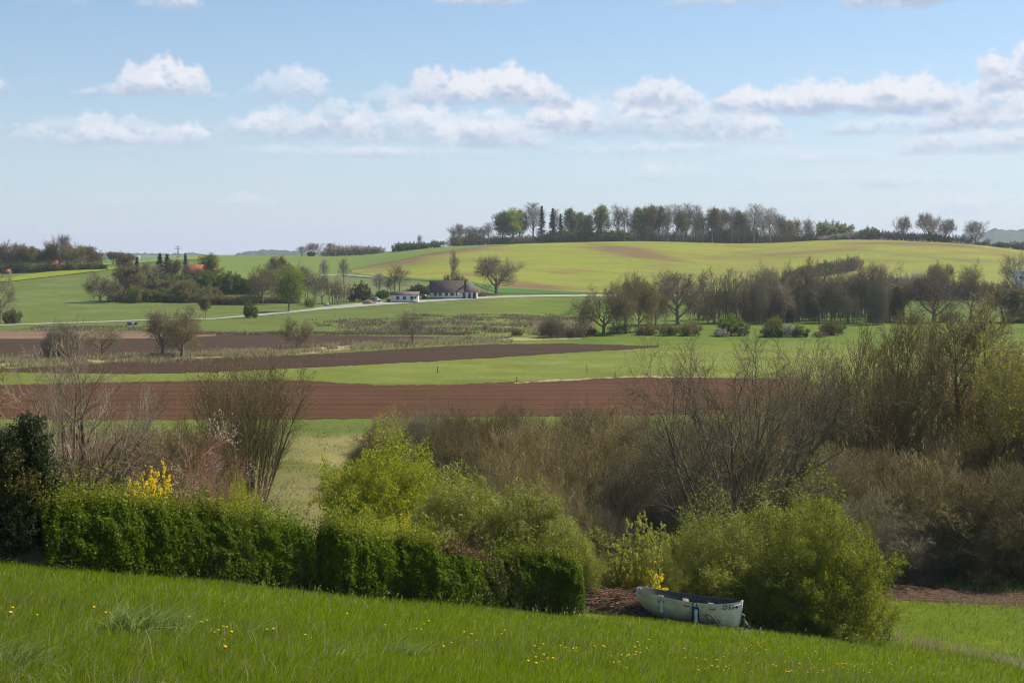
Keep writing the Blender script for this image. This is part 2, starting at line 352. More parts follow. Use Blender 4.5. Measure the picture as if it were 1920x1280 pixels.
def build_sky():
    r = np.random.default_rng(5); gu = np.arange(-1500, 3501, 2.2); gv = np.arange(-170, 470, 1.8); U, V = np.meshgrid(gu, gv)
    def n1(s, sx, sy, o): return fbm(np.stack([(U/sx).ravel(), (V/sy).ravel(), 0*U.ravel()+.5], 1), s, o).reshape(U.shape)
    w1 = n1(41, 34, 26, 5)-.5; w2 = n1(51, 34, 26, 5)-.5; w3 = n1(45, 11, 9, 3)-.5; bil = 1-np.abs(2*n1(61, 22, 15, 5)-1); soft = n1(71, 60, 22, 4)
    Uw = U+w1*44+w3*7; Vw = V+w2*15+w3*6
    sm = lambda x, a, b: (lambda t: t*t*(3-2*t))(np.clip((x-a)/(b-a), 0, 1))
    gap = sm(n1(33, 75, 30, 5), .36, .60)
    A = np.zeros(U.shape); Cc = np.zeros(U.shape+(3,)); WH = np.array([.63, .645, .69]); SH = np.array([.345, .42, .54])
    veil = sm(n1(91, 260, 60, 5), .42, .75)*.34*np.clip((U+300)/1800, .25, 1)*np.clip(1-np.abs(V-270)/170, 0, 1); A = veil.copy(); Cc[:] = WH*.93*veil[..., None]
    lumps = []
    for q in CL:                        # each bank is a few overlapping heaps with one flat base
        (a, b, w, u, d, s) = q; lumps.append((a, b, w, u, d, s))
        if w > 60:
            for _ in range(int(w/38)): e = r.uniform(-.8, .8); lumps.append((a+e*w, b+r.uniform(-.5, .35)*d, w*r.uniform(.22, .42), u*r.uniform(.55, .95)*math.sqrt(1-e*e*.7), d*.7, s*r.uniform(.75, 1)))
    lumps.sort(key=lambda q: -(q[1]+q[4]*.6))     # far (low) ones first
    for (a, b, w, u, d, s) in lumps:
        m = np.where(np.abs(gu-a) < w*1.25+40)[0]; mv = np.where((gv > b-u*1.4-26) & (gv < b+d+26))[0]
        if len(m) < 2 or len(mv) < 2: continue
        sl = (slice(mv[0], mv[-1]+1), slice(m[0], m[-1]+1)); ph = r.uniform(0, 99); x = (Uw[sl]-a)/w; yb = b+d*.65; bump1 = fbm(np.stack([gu[m]/26+ph, 0*m, 0*m], 1), 5, 3)[None]
        H2 = (u+d*.65)*np.sqrt(np.clip(1-np.abs(x)**2.2, 0, 1))*(.62+.75*bump1)+1; t = (yb-Vw[sl])/H2; inside = np.clip((1-np.abs(x))*3.5, 0, 1)
        top = sm(1-t+(bil[sl]-.6)*.45, -.02, .26); base = sm((yb-Vw[sl]*.35-V[sl]*.65)/12+(soft[sl]-.5)*2.2, -.9, .8); op = .22+.70*sm(np.float64(s), .35, 1.05)
        al = top*base*inside*op*(gap[sl]*.5+.5 if s < .97 else 1)*(.60+.40*sm(bil[sl]*.6+soft[sl]*.5, .35, .75))
        lit = sm(t*.9+(bil[sl]-.62)*.75+w2[sl]*.7+w1[sl]*.4, .08, .80); lit = lit*(.8+.2*sm(x+.8, 0, .8))  # sunlit tops and shaded bases put into the glowing cloud colour
        c = SH*(1-lit[..., None])+WH*lit[..., None]; al3 = al[..., None]; Cc[sl] = Cc[sl]*(1-al3)+c*al3; A[sl] = A[sl]+al*(1-A[sl])
    def blur(Z): Z = (np.roll(Z, 1, 0)+np.roll(Z, -1, 0)+2*Z)/4; return (np.roll(Z, 1, 1)+np.roll(Z, -1, 1)+2*Z)/4
    A = blur(A); Cc = blur(Cc); c = Cc/np.maximum(A, .02)[..., None]; hz = np.clip((V-200)/330, 0, .7)[..., None]; c = c*(1-hz)+np.array([.50, .56, .65])*hz
    a = A*np.clip((455-V)/60, 0, 1)
    az_ = (U-960)/F; b_ = (640-V)/F; el_ = np.arctan2(-sp+b_*cp, cp+b_*sp); R0 = 12000
    X = R0*np.sin(az_)*np.cos(el_); Y = R0*np.cos(az_)*np.cos(el_); Z = R0*np.sin(el_)
    n, m = X.shape; k = (np.arange(n-1)[:, None]*m+np.arange(m-1)[None]).ravel(); f = np.stack([k, k+m, k+m+1, k+1], 1)
    al = a.ravel(); f = f[al[f].max(1) > .004]; use = np.zeros(n*m, bool); use[f.ravel()] = True; idx = np.cumsum(use)-1
    P = np.stack([X, Y, Z], -1).reshape(-1, 3)[use]
    m = bpy.data.materials.new('cloud'); m.use_nodes = True; t = m.node_tree; t.nodes.clear(); m.cycles.emission_sampling = 'NONE'
    at1 = t.nodes.new('ShaderNodeAttribute'); at1.attribute_name = 'Cloud'; at2 = t.nodes.new('ShaderNodeAttribute'); at2.attribute_name = 'cover'
    em = t.nodes.new('ShaderNodeEmission'); t.links.new(at1.outputs['Color'], em.inputs[0]); tr = t.nodes.new('ShaderNodeBsdfTransparent'); mxs = t.nodes.new('ShaderNodeMixShader')
    t.links.new(at2.outputs['Fac'], mxs.inputs[0]); t.links.new(tr.outputs[0], mxs.inputs[1]); t.links.new(em.outputs[0], mxs.inputs[2])
    t.links.new(mxs.outputs[0], t.nodes.new('ShaderNodeOutputMaterial').inputs[0])
    o = link('sky', np_mesh('sky', P, [idx[f]], [m], smooth=True, attrs={'Cloud': c.reshape(-1, 3)[use], 'cover': al[use]})); props(o, kind='structure')
build_sky()
# ---------------------------------------------------------------- ground sheet
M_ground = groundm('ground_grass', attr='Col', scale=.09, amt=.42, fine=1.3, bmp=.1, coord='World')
def tint(x, y):
    """real colour of the turf over the land: lawn, rough meadow, sown strips, pasture"""
    yy = np.maximum(y, 1); u = x/yy*F+960; c = np.zeros(x.shape+(3,))
    P = np.stack([x.ravel(), y.ravel(), 0*x.ravel()], 1); n1 = fbm(P/22, 1, 3).reshape(x.shape); n2 = fbm(P/7, 5, 3).reshape(x.shape)
    def put(m, col): c[:] = c*(1-m[..., None])+np.array(col)*m[..., None]
    def st(a, b, v): t = np.clip((v-a)/(b-a), 0, 1); return t*t*(3-2*t)
    c[:] = (.10, .16, .005)
    put(st(.35, .7, n1), (.13, .17, .006))
    lawn_end = np.where(u > 1500, 84, 40+20*np.clip((u-80)/1000, 0, 1.5))
    put(st(0, 4, y-lawn_end), (.15, .15, .03))
    straw = st(50, 70, y)*st(1.0, 0, np.abs(u-650)/210)*st(.3, .55, n2)
    put(straw*.9, (.34, .27, .10)); put(st(0, 4, y-lawn_end)*st(.55, .7, n1)*.6*(y < 165), (.26, .22, .10))
    put(st(150, 158, y), (.145, .175, .026))
    put(st(200, 235, y), (.20, .218, .030)); put(st(.5, .62, n2)*.5*st(200, 235, y)*(y < 420), (.25, .27, .07))
    put(st(285, 320, y)*st(900, 1100, u), (.145, .198, .018))
    put(st(300, 330, y)*st(1000, 850, u), (.155, .185, .034))
    put(st(420, 470, y)*st(1000, 1200, u)*st(800, 700, y), (.115, .160, .018))
    put(st(400, 480, y)*st(640, 560, u), (.150, .182, .036)); put(st(.45, .6, n1)*.4*st(400, 480, y)*st(640, 560, u), (.21, .24, .08))
    put(st(590, 640, y)*st(500, 640, u)*st(1000, 900, u), (.20, .21, .08))
    put(st(850, 950, y), (.12, .20, .035))
    return c
uc = np.concatenate([np.linspace(-.98, -.5, 30)[:-1], np.linspace(-.5, .55, 520), np.linspace(.55, .98, 30)[1:]])
yr = np.concatenate([np.array([.35, 1, 2, 3.5, 5, 7]), np.geomspace(9, 2500, 420), np.array([2900, 3500, 4200, 5000, 5550])])
def gridmesh(name, X, Y, Z, mat, attrs=None, smooth=True):
    n, m = X.shape; V = np.stack([X, Y, Z], -1).reshape(-1, 3); i = (np.arange(n-1)[:, None]*m+np.arange(m-1)[None]).ravel()
    return np_mesh(name, V, [np.stack([i, i+m, i+m+1, i+1], 1)], [mat], smooth=smooth, attrs=attrs)
Yg, Ug = np.meshgrid(yr, uc, indexing='ij'); Xg = Ug*(Yg+3); Zg = H(Xg, Yg)
T_ = tint(Xg, Yg).reshape(-1, 3)
# ring order so normals face up
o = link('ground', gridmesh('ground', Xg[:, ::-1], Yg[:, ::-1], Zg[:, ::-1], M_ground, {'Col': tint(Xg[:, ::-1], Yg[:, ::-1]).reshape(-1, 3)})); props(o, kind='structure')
# behind the camera
bx = np.linspace(-120, 120, 60); by_ = np.linspace(-80, .35, 30); BY, BX = np.meshgrid(by_, bx[::-1], indexing='ij')
o = link('ground_behind', gridmesh('ground_behind', BX, BY, H(BX, BY)-.01, M_ground, {'Col': tint(BX, np.maximum(BY, 1)).reshape(-1, 3)})); props(o, kind='structure')

def edge(pts):
    px = np.array([p[0] for p in pts], float); Y = np.array([-p[1] if p[1] < 0 else dist(p[0], p[1])[0] for p in pts]); return px, Y
def strip(name, top, bot, x0, x1, mat, off=.05, step=8, rowm=4, rag=.6, soil=None, kind='structure', seed=0):
    tp, ty = edge(top); bp, by = edge(bot); px = np.arange(x1, x0-1, -step, dtype=float)
    Yt = 1/np.interp(px, tp, 1/ty); Yb = 1/np.interp(px, bp, 1/by)
    rg = lambda s: (fbm(np.stack([px/9, 0*px, 0*px+s], 1), 9+seed, 4)-.5)*2*rag
    Yt = np.maximum(Yt+rg(1)*Yt/300, Yb+.05); Yb = np.minimum(Yb+rg(5)*Yb/300, Yt-.05)
    nr = int(max(3, min(140, (Yt-Yb).max()/rowm))); t = np.linspace(0, 1, nr)[:, None]
    Y = Yb[None]*(1-t)+Yt[None]*t; x, Y, z = at_d(np.broadcast_to(px, Y.shape).copy(), Y)
    at = {'soil': soil(np.broadcast_to(px, Y.shape), pix(x, Y, z)[1], x, Y).ravel()} if soil else None
    o = link(name, gridmesh(name, x, Y, z+off, mat, at)); props(o, kind=kind); return o
def ploughm(name, c, c2, rot=0.0, furrow=1.0, contrast=.5, fine=1.2):
    m, t, b = new_mat(name, .95, .1); pos = t.nodes.new('ShaderNodeNewGeometry').outputs['Position']
    mp = t.nodes.new('ShaderNodeMapping'); mp.inputs['Rotation'].default_value = (0, 0, rot); t.links.new(pos, mp.inputs[0])
    def wav(sc, dst):
        w = t.nodes.new('ShaderNodeTexWave'); w.bands_direction = 'Y'; w.inputs['Scale'].default_value = sc; w.inputs['Distortion'].default_value = dst
        w.inputs['Detail'].default_value = 3; w.inputs['Detail Scale'].default_value = .25; t.links.new(mp.outputs[0], w.inputs[0]); return w.outputs[1]
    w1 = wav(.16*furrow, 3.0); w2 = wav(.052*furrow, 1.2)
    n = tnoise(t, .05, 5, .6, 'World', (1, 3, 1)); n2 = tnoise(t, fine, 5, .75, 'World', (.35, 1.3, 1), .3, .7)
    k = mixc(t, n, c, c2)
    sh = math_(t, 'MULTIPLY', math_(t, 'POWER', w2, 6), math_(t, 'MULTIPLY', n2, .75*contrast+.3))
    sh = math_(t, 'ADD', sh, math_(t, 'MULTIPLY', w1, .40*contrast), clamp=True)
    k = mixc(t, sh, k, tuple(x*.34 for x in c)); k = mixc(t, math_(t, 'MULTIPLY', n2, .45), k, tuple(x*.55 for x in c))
    t.links.new(k, b.inputs['Base Color']); bump(t, b, math_(t, 'ADD', w1, n2), .7, .12); return m
M_pl1 = ploughm('red_ploughed_soil', (.128, .056, .022), (.082, .037, .015), -.01, 1, 1.0)
M_pl2 = ploughm('dark_ploughed_soil', (.070, .040, .022), (.054, .031, .017), .0, .6, .22)
M_pl3 = ploughm('harrowed_soil', (.074, .045, .026), (.060, .036, .021), .0, .5, .2)
M_tan = ploughm('dry_harrowed_soil', (.24, .15, .09), (.18, .11, .07), .0, .5, .15)
N1T = [(-500,722),(0,722),(200,717),(380,713),(560,713),(640,718),(720,722),(850,721),(950,717),(1030,712),(1180,707),(1300,708),(1480,710),(1620,712)]
N1B = [(-500,786),(0,785),(200,787),(560,786),(800,783),(1000,780),(1240,778),(1500,772),(1620,760)]
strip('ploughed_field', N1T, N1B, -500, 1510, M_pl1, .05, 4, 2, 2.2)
N2T = [(-500,704),(0,692),(100,686),(220,680),(400,672),(560,666),(680,659),(800,651),(900,646),(1060,644),(1240,649)]
N2B = [(-500,705),(0,698),(100,699),(250,701),(400,698),(560,690),(700,683),(800,678),(900,672),(1000,666),(1100,659),(1240,651)]
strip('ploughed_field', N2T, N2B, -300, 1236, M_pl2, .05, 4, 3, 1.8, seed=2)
N3T = [(-500,618),(0,620),(270,622),(400,625),(560,628),(700,630),(860,632),(965,631)]
N3B = [(-500,676),(0,675),(60,673),(260,670),(380,664),(500,658),(620,650),(720,645),(860,639),(965,634)]
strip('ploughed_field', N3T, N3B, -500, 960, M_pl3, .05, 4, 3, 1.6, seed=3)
strip('ploughed_field', [(a, b+1) for a, b in N3T], [(-500,634),(0,636),(200,636),(340,635),(420,629)], -500, 405, M_tan, .10, 8, 3, .6, seed=4)
# dry reed grass bank below the harrowed field
M_straw = groundm('dry_grass_sod', c=(.42, .34, .19), c2=(.27, .23, .11), scale=.35, fine=2, coord='World')
strip('dry_grass_bank', N3B, [(-500,690),(0,686),(200,679),(380,671),(560,664),(680,654),(760,648),(900,641),(1100,636)], -500, 1090, M_straw, .06, 4, 2, 4, seed=5)
strip('dry_grass_bank', [(960,719),(1040,712),(1180,706.5),(1320,706.5)], [(960,720.5),(1040,715),(1180,708.5),(1320,708)], 960, 1320, M_straw, .09, 3, 1, 3, seed=6)
# hill field of young corn
M_crop = groundm('young_crop', c=(.30, .29, .040), c2=(.215, .255, .022), scale=.012, fine=.35, bmp=0, coord='World', stretch=(.6, 2.2, 1), soil=(.20, .115, .055))
t_ = M_crop.node_tree; b_c = t_.nodes['Principled BSDF']; src = b_c.inputs['Base Color'].links[0].from_socket
mpn = t_.nodes.new('ShaderNodeMapping'); mpn.inputs['Rotation'].default_value = (0, 0, .95); t_.links.new(t_.nodes.new('ShaderNodeNewGeometry').outputs['Position'], mpn.inputs[0])
wv = t_.nodes.new('ShaderNodeTexWave'); wv.inputs['Scale'].default_value = .016; wv.inputs['Distortion'].default_value = 1.5; wv.inputs['Detail Scale'].default_value = .05; t_.links.new(mpn.outputs[0], wv.inputs[0])
lin = math_(t_, 'MULTIPLY', math_(t_, 'POWER', wv.outputs[1], 14), .35); t_.links.new(mixc(t_, lin, src, (.16, .15, .03)), b_c.inputs['Base Color'])
def crop_soil(px, py, x, y):
    P = np.stack([x.ravel()/75, y.ravel()/26, 0*x.ravel()], 1); n = fbm(P, 21, 4).reshape(x.shape); n3 = fbm(P*np.array([[3, 3, 1]]), 22, 3).reshape(x.shape); s = np.zeros(x.shape)
    for (a, b, w, h, k, sl) in [(730,493,105,13,1,-.17),(840,474,90,8,.8,-.12),(1165,466,75,7,1,.10),(1190,475,95,9,1.15,.13),(1260,488,90,6,.6,.12),(1235,497,60,7,.6,0),(1060,510,60,7,.5,0),(1000,536,85,8,.8,.1),
        (1330,482,200,6,.35,0),(1700,457,220,4,.8,.02),(1500,474,160,5,.5,-.08),(1800,490,220,5,.4,0),(1750,476,120,4,.5,0),(1650,512,180,6,.4,0),(900,515,70,4,.5,0),(1120,527,80,6,.5,0)]:
        s = np.maximum(s, k*np.exp(-(((px-a)/w)**2+((py-b-sl*(px-a))/h)**2)*1.3))
    return np.clip((s*1.45+(n-.5)*1.6+(n3-.5)*.7-.12), 0, 1)*.9+np.clip((n3-.5)*.8+.03, 0, .25)
strip('crop_field', [(650,507),(700,497),(760,486),(830,473),(900,463.5),(950,460),(985,-1035),(2400,-1035)], [(650,511),(700,517),(800,524),(860,527),(960,547),(1090,549),(1300,548),(1640,545),(2400,545)], 655, 2400, M_crop, .15, 6, 3.5, .4, crop_soil, seed=8)
M_green = groundm('hill_pasture', c=(.14, .20, .026), c2=(.17, .215, .038), scale=.015, fine=.4, bmp=0, coord='World', stretch=(.7, 2, 1))
strip('pasture_field', [(380,-1220),(850,-1030),(960,-1008)], [(380,520),(520,528),(640,519),(652,511),(700,501),(760,490),(830,477),(900,467),(960,461.5)], 384, 958, M_green, .10, 8, 4, .5, seed=9)
M_track = groundm('field_edge_weeds', c=(.16, .14, .06), c2=(.11, .13, .045), scale=.3, fine=1, coord='World')
strip('field_edge', [(650,507),(700,496.5),(760,485.5),(830,472),(900,463),(955,459.5)], [(650,508.3),(700,498),(760,487),(830,473.3),(900,464),(955,460.3)], 652, 955, M_track, .24, 4, 1, .5)
M_lush = groundm('lush_bank_grass', c=(.06, .15, .02), c2=(.08, .17, .03), scale=.1, fine=1, coord='World')
strip('grass_bank', [(640,515),(700,519),(800,524),(860,524),(940,540),(1000,543),(1090,548)], [(640,517),(700,522.5),(800,527.5),(880,529),(940,551),(1000,551),(1090,551)], 640, 1090, M_lush, .22, 6, 2, .8)
# rape fields
M_rape = groundm('rape_blossom', c=(.30, .31, .02), c2=(.18, .24, .02), scale=.12, fine=1, bmp=.3, coord='World')
strip('rape_field', [(-400,534),(20,521),(60,514),(100,509.5),(190,503.5),(235,501)], [(-400,545),(20,528),(60,523.5),(100,519),(190,509),(235,503.5)], -400, 232, M_rape, .3, 5, 2, .5)
strip('rape_field', [(150,-1180),(300,-1180),(400,-1160)], [(150,-960),(300,-960),(400,-1000)], 150, 400, M_rape, .3, 8, 8, .5)
# road
M_road = groundm('pale_gravel_road', c=(.42, .40, .36), c2=(.34, .32, .28), scale=.2, fine=3, bmp=.02, coord='World')
RD = [(-500,613.5),(0,609.8),(150,605),(260,601),(400,598),(500,589.5),(600,579.5),(700,571.5),(780,566),(860,561),(950,556.3),(1090,554),(1300,553.5),(1700,552),(2400,552)]
strip('road', [(a, b-(1.0 if a < 420 else 1.7)) for a, b in RD], [(a, b+(.9 if a < 420 else 1.6)) for a, b in RD], -500, 2300, M_road, .12, 5, 1, .1)
strip('gravel_yard', [(585,578),(640,572),(700,566.5),(760,564),(800,562)], [(585,579),(640,574),(700,570.5),(760,566.5),(800,564.5)], 590, 800, M_road, .09, 5, 1, .5)
strip('farm_track', [(300,-700),(640,514.5),(700,519)], [(300,-697),(640,516),(700,520.5)], 600, 700, M_road, .3, 5, 1, .2)
# bare soil strip behind the near lawn
M_clod = ploughm('dug_soil', (.12, .070, .045), (.16, .10, .065), .1, 6, .4, 5)
def clods(name, x0, x1, top, bot):
    tp, ty = edge(top); bp, by = edge(bot); px = np.arange(x1, x0, -1.5); Yt = 1/np.interp(px, tp, 1/ty); Yb = 1/np.interp(px, bp, 1/by); t = np.linspace(0, 1, 60)[:, None]
    Y = Yb[None]*(1-t)+Yt[None]*t; x, Y, z = at_d(np.broadcast_to(px, Y.shape).copy(), Y); P = np.stack([x.ravel(), Y.ravel(), 0*x.ravel()], 1)
    hh = (fbm(P*1.6, 31, 4)-.35).reshape(x.shape)*.7; hh = hh*np.minimum(1, np.minimum(t, 1-t)*6)*np.clip((1900-px)/250, .25, 1)
    o = link(name, gridmesh(name, x, Y, z+.02+np.maximum(hh, 0), M_clod)); props(o, kind='structure')
clods('dug_soil', 1640, 2200, [(1600,1092),(1680,1093),(1740,1097),(1800,1103),(1920,1108),(2200,1112)], [(1600,1122),(1680,1124),(1760,1128),(1860,1133),(1920,1136),(2200,1142)])
clods('dug_soil', 1085, 1200, [(1085,1072),(1200,1070)], [(1085,1082),(1200,1082)])

# far wooded ridges
M_ridge, t, b = new_mat('far_woodland', 1, 0)
t.links.new(mixc(t, tnoise(t, .012, 5, .6, 'World'), (.03, .045, .03), (.055, .08, .04)), b.inputs['Base Color'])
def ridge(name, pts, Y, depth=500, seed=0):
    px = np.arange(pts[0][0], pts[-1][0]+1, 2.0)[::-1]; top = np.interp(px, [p[0] for p in pts], [p[1] for p in pts])
    top = top-(fbm(np.stack([px/7, 0*px, 0*px], 1), seed, 4)-.5)*5
    t = np.linspace(0, 1, 14)[:, None]; prof = np.sin(np.clip(t*1.15, 0, 1)*math.pi/2)**.7
    Yv = Y+depth*t+0*px[None]; zt = _z(top, Y+depth*.6)[None]; zz = np.where(t < .93, -24+(np.maximum(zt, -19)+24)*prof, 0)+0*px[None]
    zz[-1] = -25; zz = zz+(fbm(np.stack([(px[None]/5+0*Yv).ravel(), (Yv/40).ravel(), 0*Yv.ravel()], 1), seed+3, 3).reshape(zz.shape)-.5)*7*(t > .05)*(t < .9)
    X = (px[None]-960)/F*Yv; o = link(name, gridmesh(name, X, Yv, zz, M_ridge)); props(o, kind='structure')
ridge('hills', [(120,492),(170,477),(200,476),(240,477),(290,475),(330,476),(360,475),(395,479),(440,486)], 4700, 500, 1)
ridge('hills', [(430,484),(450,474),(480,470),(510,469),(550,471),(600,474),(660,478),(700,484)], 4300, 400, 2)
ridge('hills', [(1700,470),(1770,452),(1830,438),(1860,428),(1885,431),(1900,430),(1925,427),(2000,426),(2200,430),(2500,445)], 4600, 500, 3)
ridge('hills', [(-700,478),(-300,470),(0,474),(150,480)], 4300, 500, 5)
# ---------------------------------------------------------------- plant materials
B_oak = bark('oak_bark', (.16, .12, .075), (.27, .205, .13)); B_purple = bark('purplish_bark', (.185, .155, .09), (.29, .245, .15))
B_grey = bark('grey_bark', (.24, .20, .165), (.34, .29, .24)); B_olive = bark('olive_twig', (.24, .17, .07), (.36, .265, .115))
B_brown = bark('brown_twig', (.21, .168, .070), (.36, .285, .125)); B_birch = bark('pale_peeling_bark', (.13, .09, .055), (.36, .28, .205), 4)
B_ald = bark('alder_bark', (.17, .125, .06), (.30, .225, .10)); B_dark = bark('dark_bark', (.085, .065, .045), (.14, .11, .075)); B_red = bark('reddish_twig', (.25, .125, .08), (.36, .20, .13)); B_gob = bark('light_olive_twig', (.16, .125, .055), (.27, .215, .10)); B_big = bark('dark_olive_bark', (.095, .078, .045), (.19, .155, .10)); B_yel = bark('ochre_twig', (.30, .21, .07), (.42, .31, .11))
L_bud = leafm('olive_buds', (.20, .16, .05), (.27, .22, .07)); L_green = leafm('spring_leaves', (.155, .185, .012), (.28, .30, .022)); L_lime = leafm('lime_leaves', (.24, .32, .02), (.34, .40, .045))
L_dark = leafm('deep_green_leaves', (.06, .11, .012), (.11, .16, .02)); L_mid = leafm('mid_green_leaves', (.11, .155, .02), (.18, .215, .03)); L_grey = leafm('grey_green_leaves', (.25, .26, .055), (.38, .37, .11), .4)
L_white = leafm('white_blossom', (.34, .30, .25), (.50, .45, .38), .3); L_pink = leafm('pale_pink_blossom', (.55, .42, .36), (.75, .62, .54), .3)
L_yel = leafm('yellow_blossom', (.85, .60, .01), (.95, .72, .03), .3); L_thuja = leafm('thuja_scales', (.020, .034, .008), (.045, .062, .013), .2, (.30, .20, .02)); L_fir = leafm('fir_needles', (.018, .035, .022), (.035, .055, .035), .1)
L_brown = leafm('brown_leaves', (.13, .065, .03), (.20, .11, .05), .25); L_olv = leafm('olive_leaves', (.14, .14, .035), (.20, .185, .045)); L_hedge = leafm('hedge_leaves', (.095, .15, .007), (.18, .24, .012), .45, (.12, .19, .008)); L_lim2 = leafm('fresh_yellow_green_leaves', (.28, .31, .008), (.40, .41, .015), .5)
# ---------------------------------------------------------------- plant kinds
oaklv = lambda a, b, c, d: [dict(n=a, t0=.3, t1=1, L=.5, ang=.85, K=7, up=.05, wob=.17, rr=.55, lt=.2), dict(n=b, t0=.2, t1=1, L=.27, ang=.75, K=5, up=.03, wob=.2, rr=.5), dict(n=c, t0=.2, t1=1, L=.14, ang=.7, K=4, up=.02, wob=.22, rr=.5, rmin=.0022), dict(n=d, t0=.2, t1=1, L=.075, ang=.7, K=3, up=.02, wob=.2, rr=.6, rmin=.0014)]
OS = dict(n=1, br=0, spread=.06, L=.42, K=5, up=0, wob=.05, r=.036)
template('oak', 1, OS, oaklv(10, 8, 8, 8), B_oak, 3)
template('oak_b', 2, dict(OS, L=.36), oaklv(8, 9, 8, 8), B_oak, 3, [dict(n=2, jit=.01, s=.014, mat=L_bud)])
template('oak_c', 3, dict(OS, L=.5), oaklv(9, 8, 8, 8), B_purple, 3)
template('oak_bud', 4, dict(OS, n=2, br=.03, spread=.2), oaklv(6, 8, 8, 7), B_oak, 3, [dict(n=4, jit=.012, s=.014, mat=L_bud), dict(n=2, jit=.012, s=.014, mat=L_olv)])
TS = dict(n=1, br=0, spread=.03, L=.9, K=8, up=0, wob=.03, r=.02)
tl = lambda a, b, c, t0=.32, ang=.6: [dict(n=a, t0=t0, t1=1, L=.34, ang=ang, K=5, up=.10, wob=.14, rr=.45, lt=.55), dict(n=b, t0=.2, t1=1, L=.14, ang=.65, K=4, up=.06, wob=.2, rr=.5, rmin=.0022), dict(n=c, t0=.2, t1=1, L=.07, ang=.65, K=3, up=.04, wob=.2, rr=.6, rmin=.0015)]
template('tall', 5, TS, tl(24, 9, 9), B_grey, 2); template('tall_b', 6, dict(TS, n=2, br=.04, spread=.1), tl(14, 9, 9), B_purple, 2)
template('tall_olive', 7, dict(TS, n=2, br=.05, spread=.1), tl(16, 9, 8), B_oak, 2, [dict(n=3, jit=.02, s=.02, mat=L_olv), dict(n=1, jit=.02, s=.02, mat=L_brown)])
template('tall_green', 8, TS, tl(22, 9, 7, .2), B_oak, 2, [dict(n=6, jit=.02, s=.021, mat=L_mid), dict(n=2, jit=.02, s=.02, mat=L_green)])
template('tall_lime', 9, TS, tl(24, 9, 6, .14), B_oak, 2, [dict(n=8, jit=.018, s=.017, mat=L_lime), dict(n=2, jit=.02, s=.016, mat=L_green)])
template('thicket', 10, dict(n=12, br=.30, spread=.25, L=.9, K=6, up=.05, wob=.06, r=.010), [dict(n=11, t0=.25, t1=1, L=.26, ang=.5, K=4, up=.1, wob=.15, rr=.5, rmin=.0022), dict(n=9, t0=.1, t1=1, L=.11, ang=.6, K=3, up=.05, wob=.2, rr=.5, rmin=.0016), dict(n=4, t0=.1, t1=1, L=.05, ang=.6, K=2, up=.05, wob=.2, rr=.7, rmin=.0015)], B_purple, 1)
BS = dict(n=9, br=.25, spread=.95, L=.62, K=5, up=.05, wob=.15, r=.018)
bl = lambda a, b, c: [dict(n=a, t0=.15, t1=1, L=.34, ang=.7, K=4, up=.06, wob=.2, rr=.5), dict(n=b, t0=.2, t1=1, L=.15, ang=.7, K=3, up=.05, wob=.2, rr=.5, rmin=.003), dict(n=c, t0=.2, t1=1, L=.07, ang=.7, K=2, up=.05, wob=.2, rr=.5, rmin=.0025)]
def bush(nm, seed, leaves, wood=B_brown): template(nm, seed, BS, bl(9, 7, 4), wood, 1, leaves, parts=('stems', 'foliage'))
bush('bush_dark', 11, [dict(n=7, jit=.02, s=.045, mat=L_dark)]); bush('bush_green', 12, [dict(n=7, jit=.02, s=.042, mat=L_mid), dict(n=1, jit=.02, s=.04, mat=L_green)])
bush('bush_lime', 13, [dict(n=6, jit=.02, s=.036, mat=L_green)]); bush('bush_olive', 14, [dict(n=5, jit=.02, s=.036, mat=L_olv), dict(n=1, jit=.02, s=.04, mat=L_bud)]); bush('bush_white', 15, [dict(n=5, jit=.02, s=.034, mat=L_white, t0=.5, keep=.62)], B_purple)
bush('bush_bare', 16, [dict(n=1, jit=.02, s=.02, mat=L_bud)]); bush('bush_purple', 17, [dict(n=2, jit=.02, s=.03, mat=L_brown)], B_purple)
template('spruce', 18, dict(n=1, br=0, spread=0.02, L=1, K=6, up=0, wob=.01, r=.016, tip=.05), [dict(n=110, t0=.08, t1=.99, L=.22, ang=1.65, K=4, up=.05, wob=.05, rr=.3, lt=.9, sw=.08)], B_dark, 1, [dict(n=60, jit=.012, s=.028, mat=L_fir, t0=.05, asp=.4)])
template('thuja', 19, dict(n=1, br=0, spread=0.02, L=.97, K=6, up=0, wob=.01, r=.02, tip=.1), [dict(n=110, t0=.03, t1=.99, L=.36, ang=1.0, K=5, up=.16, wob=.10, rr=.3, lt=.82, sw=.2), dict(n=9, t0=.25, t1=1, L=.13, ang=.6, K=3, up=.1, wob=.12, rr=.5, lt=.3)], B_dark, 1, [dict(n=44, jit=.007, s=.017, mat=L_thuja, t0=.05, asp=.45)], parts=('trunk', 'foliage'))
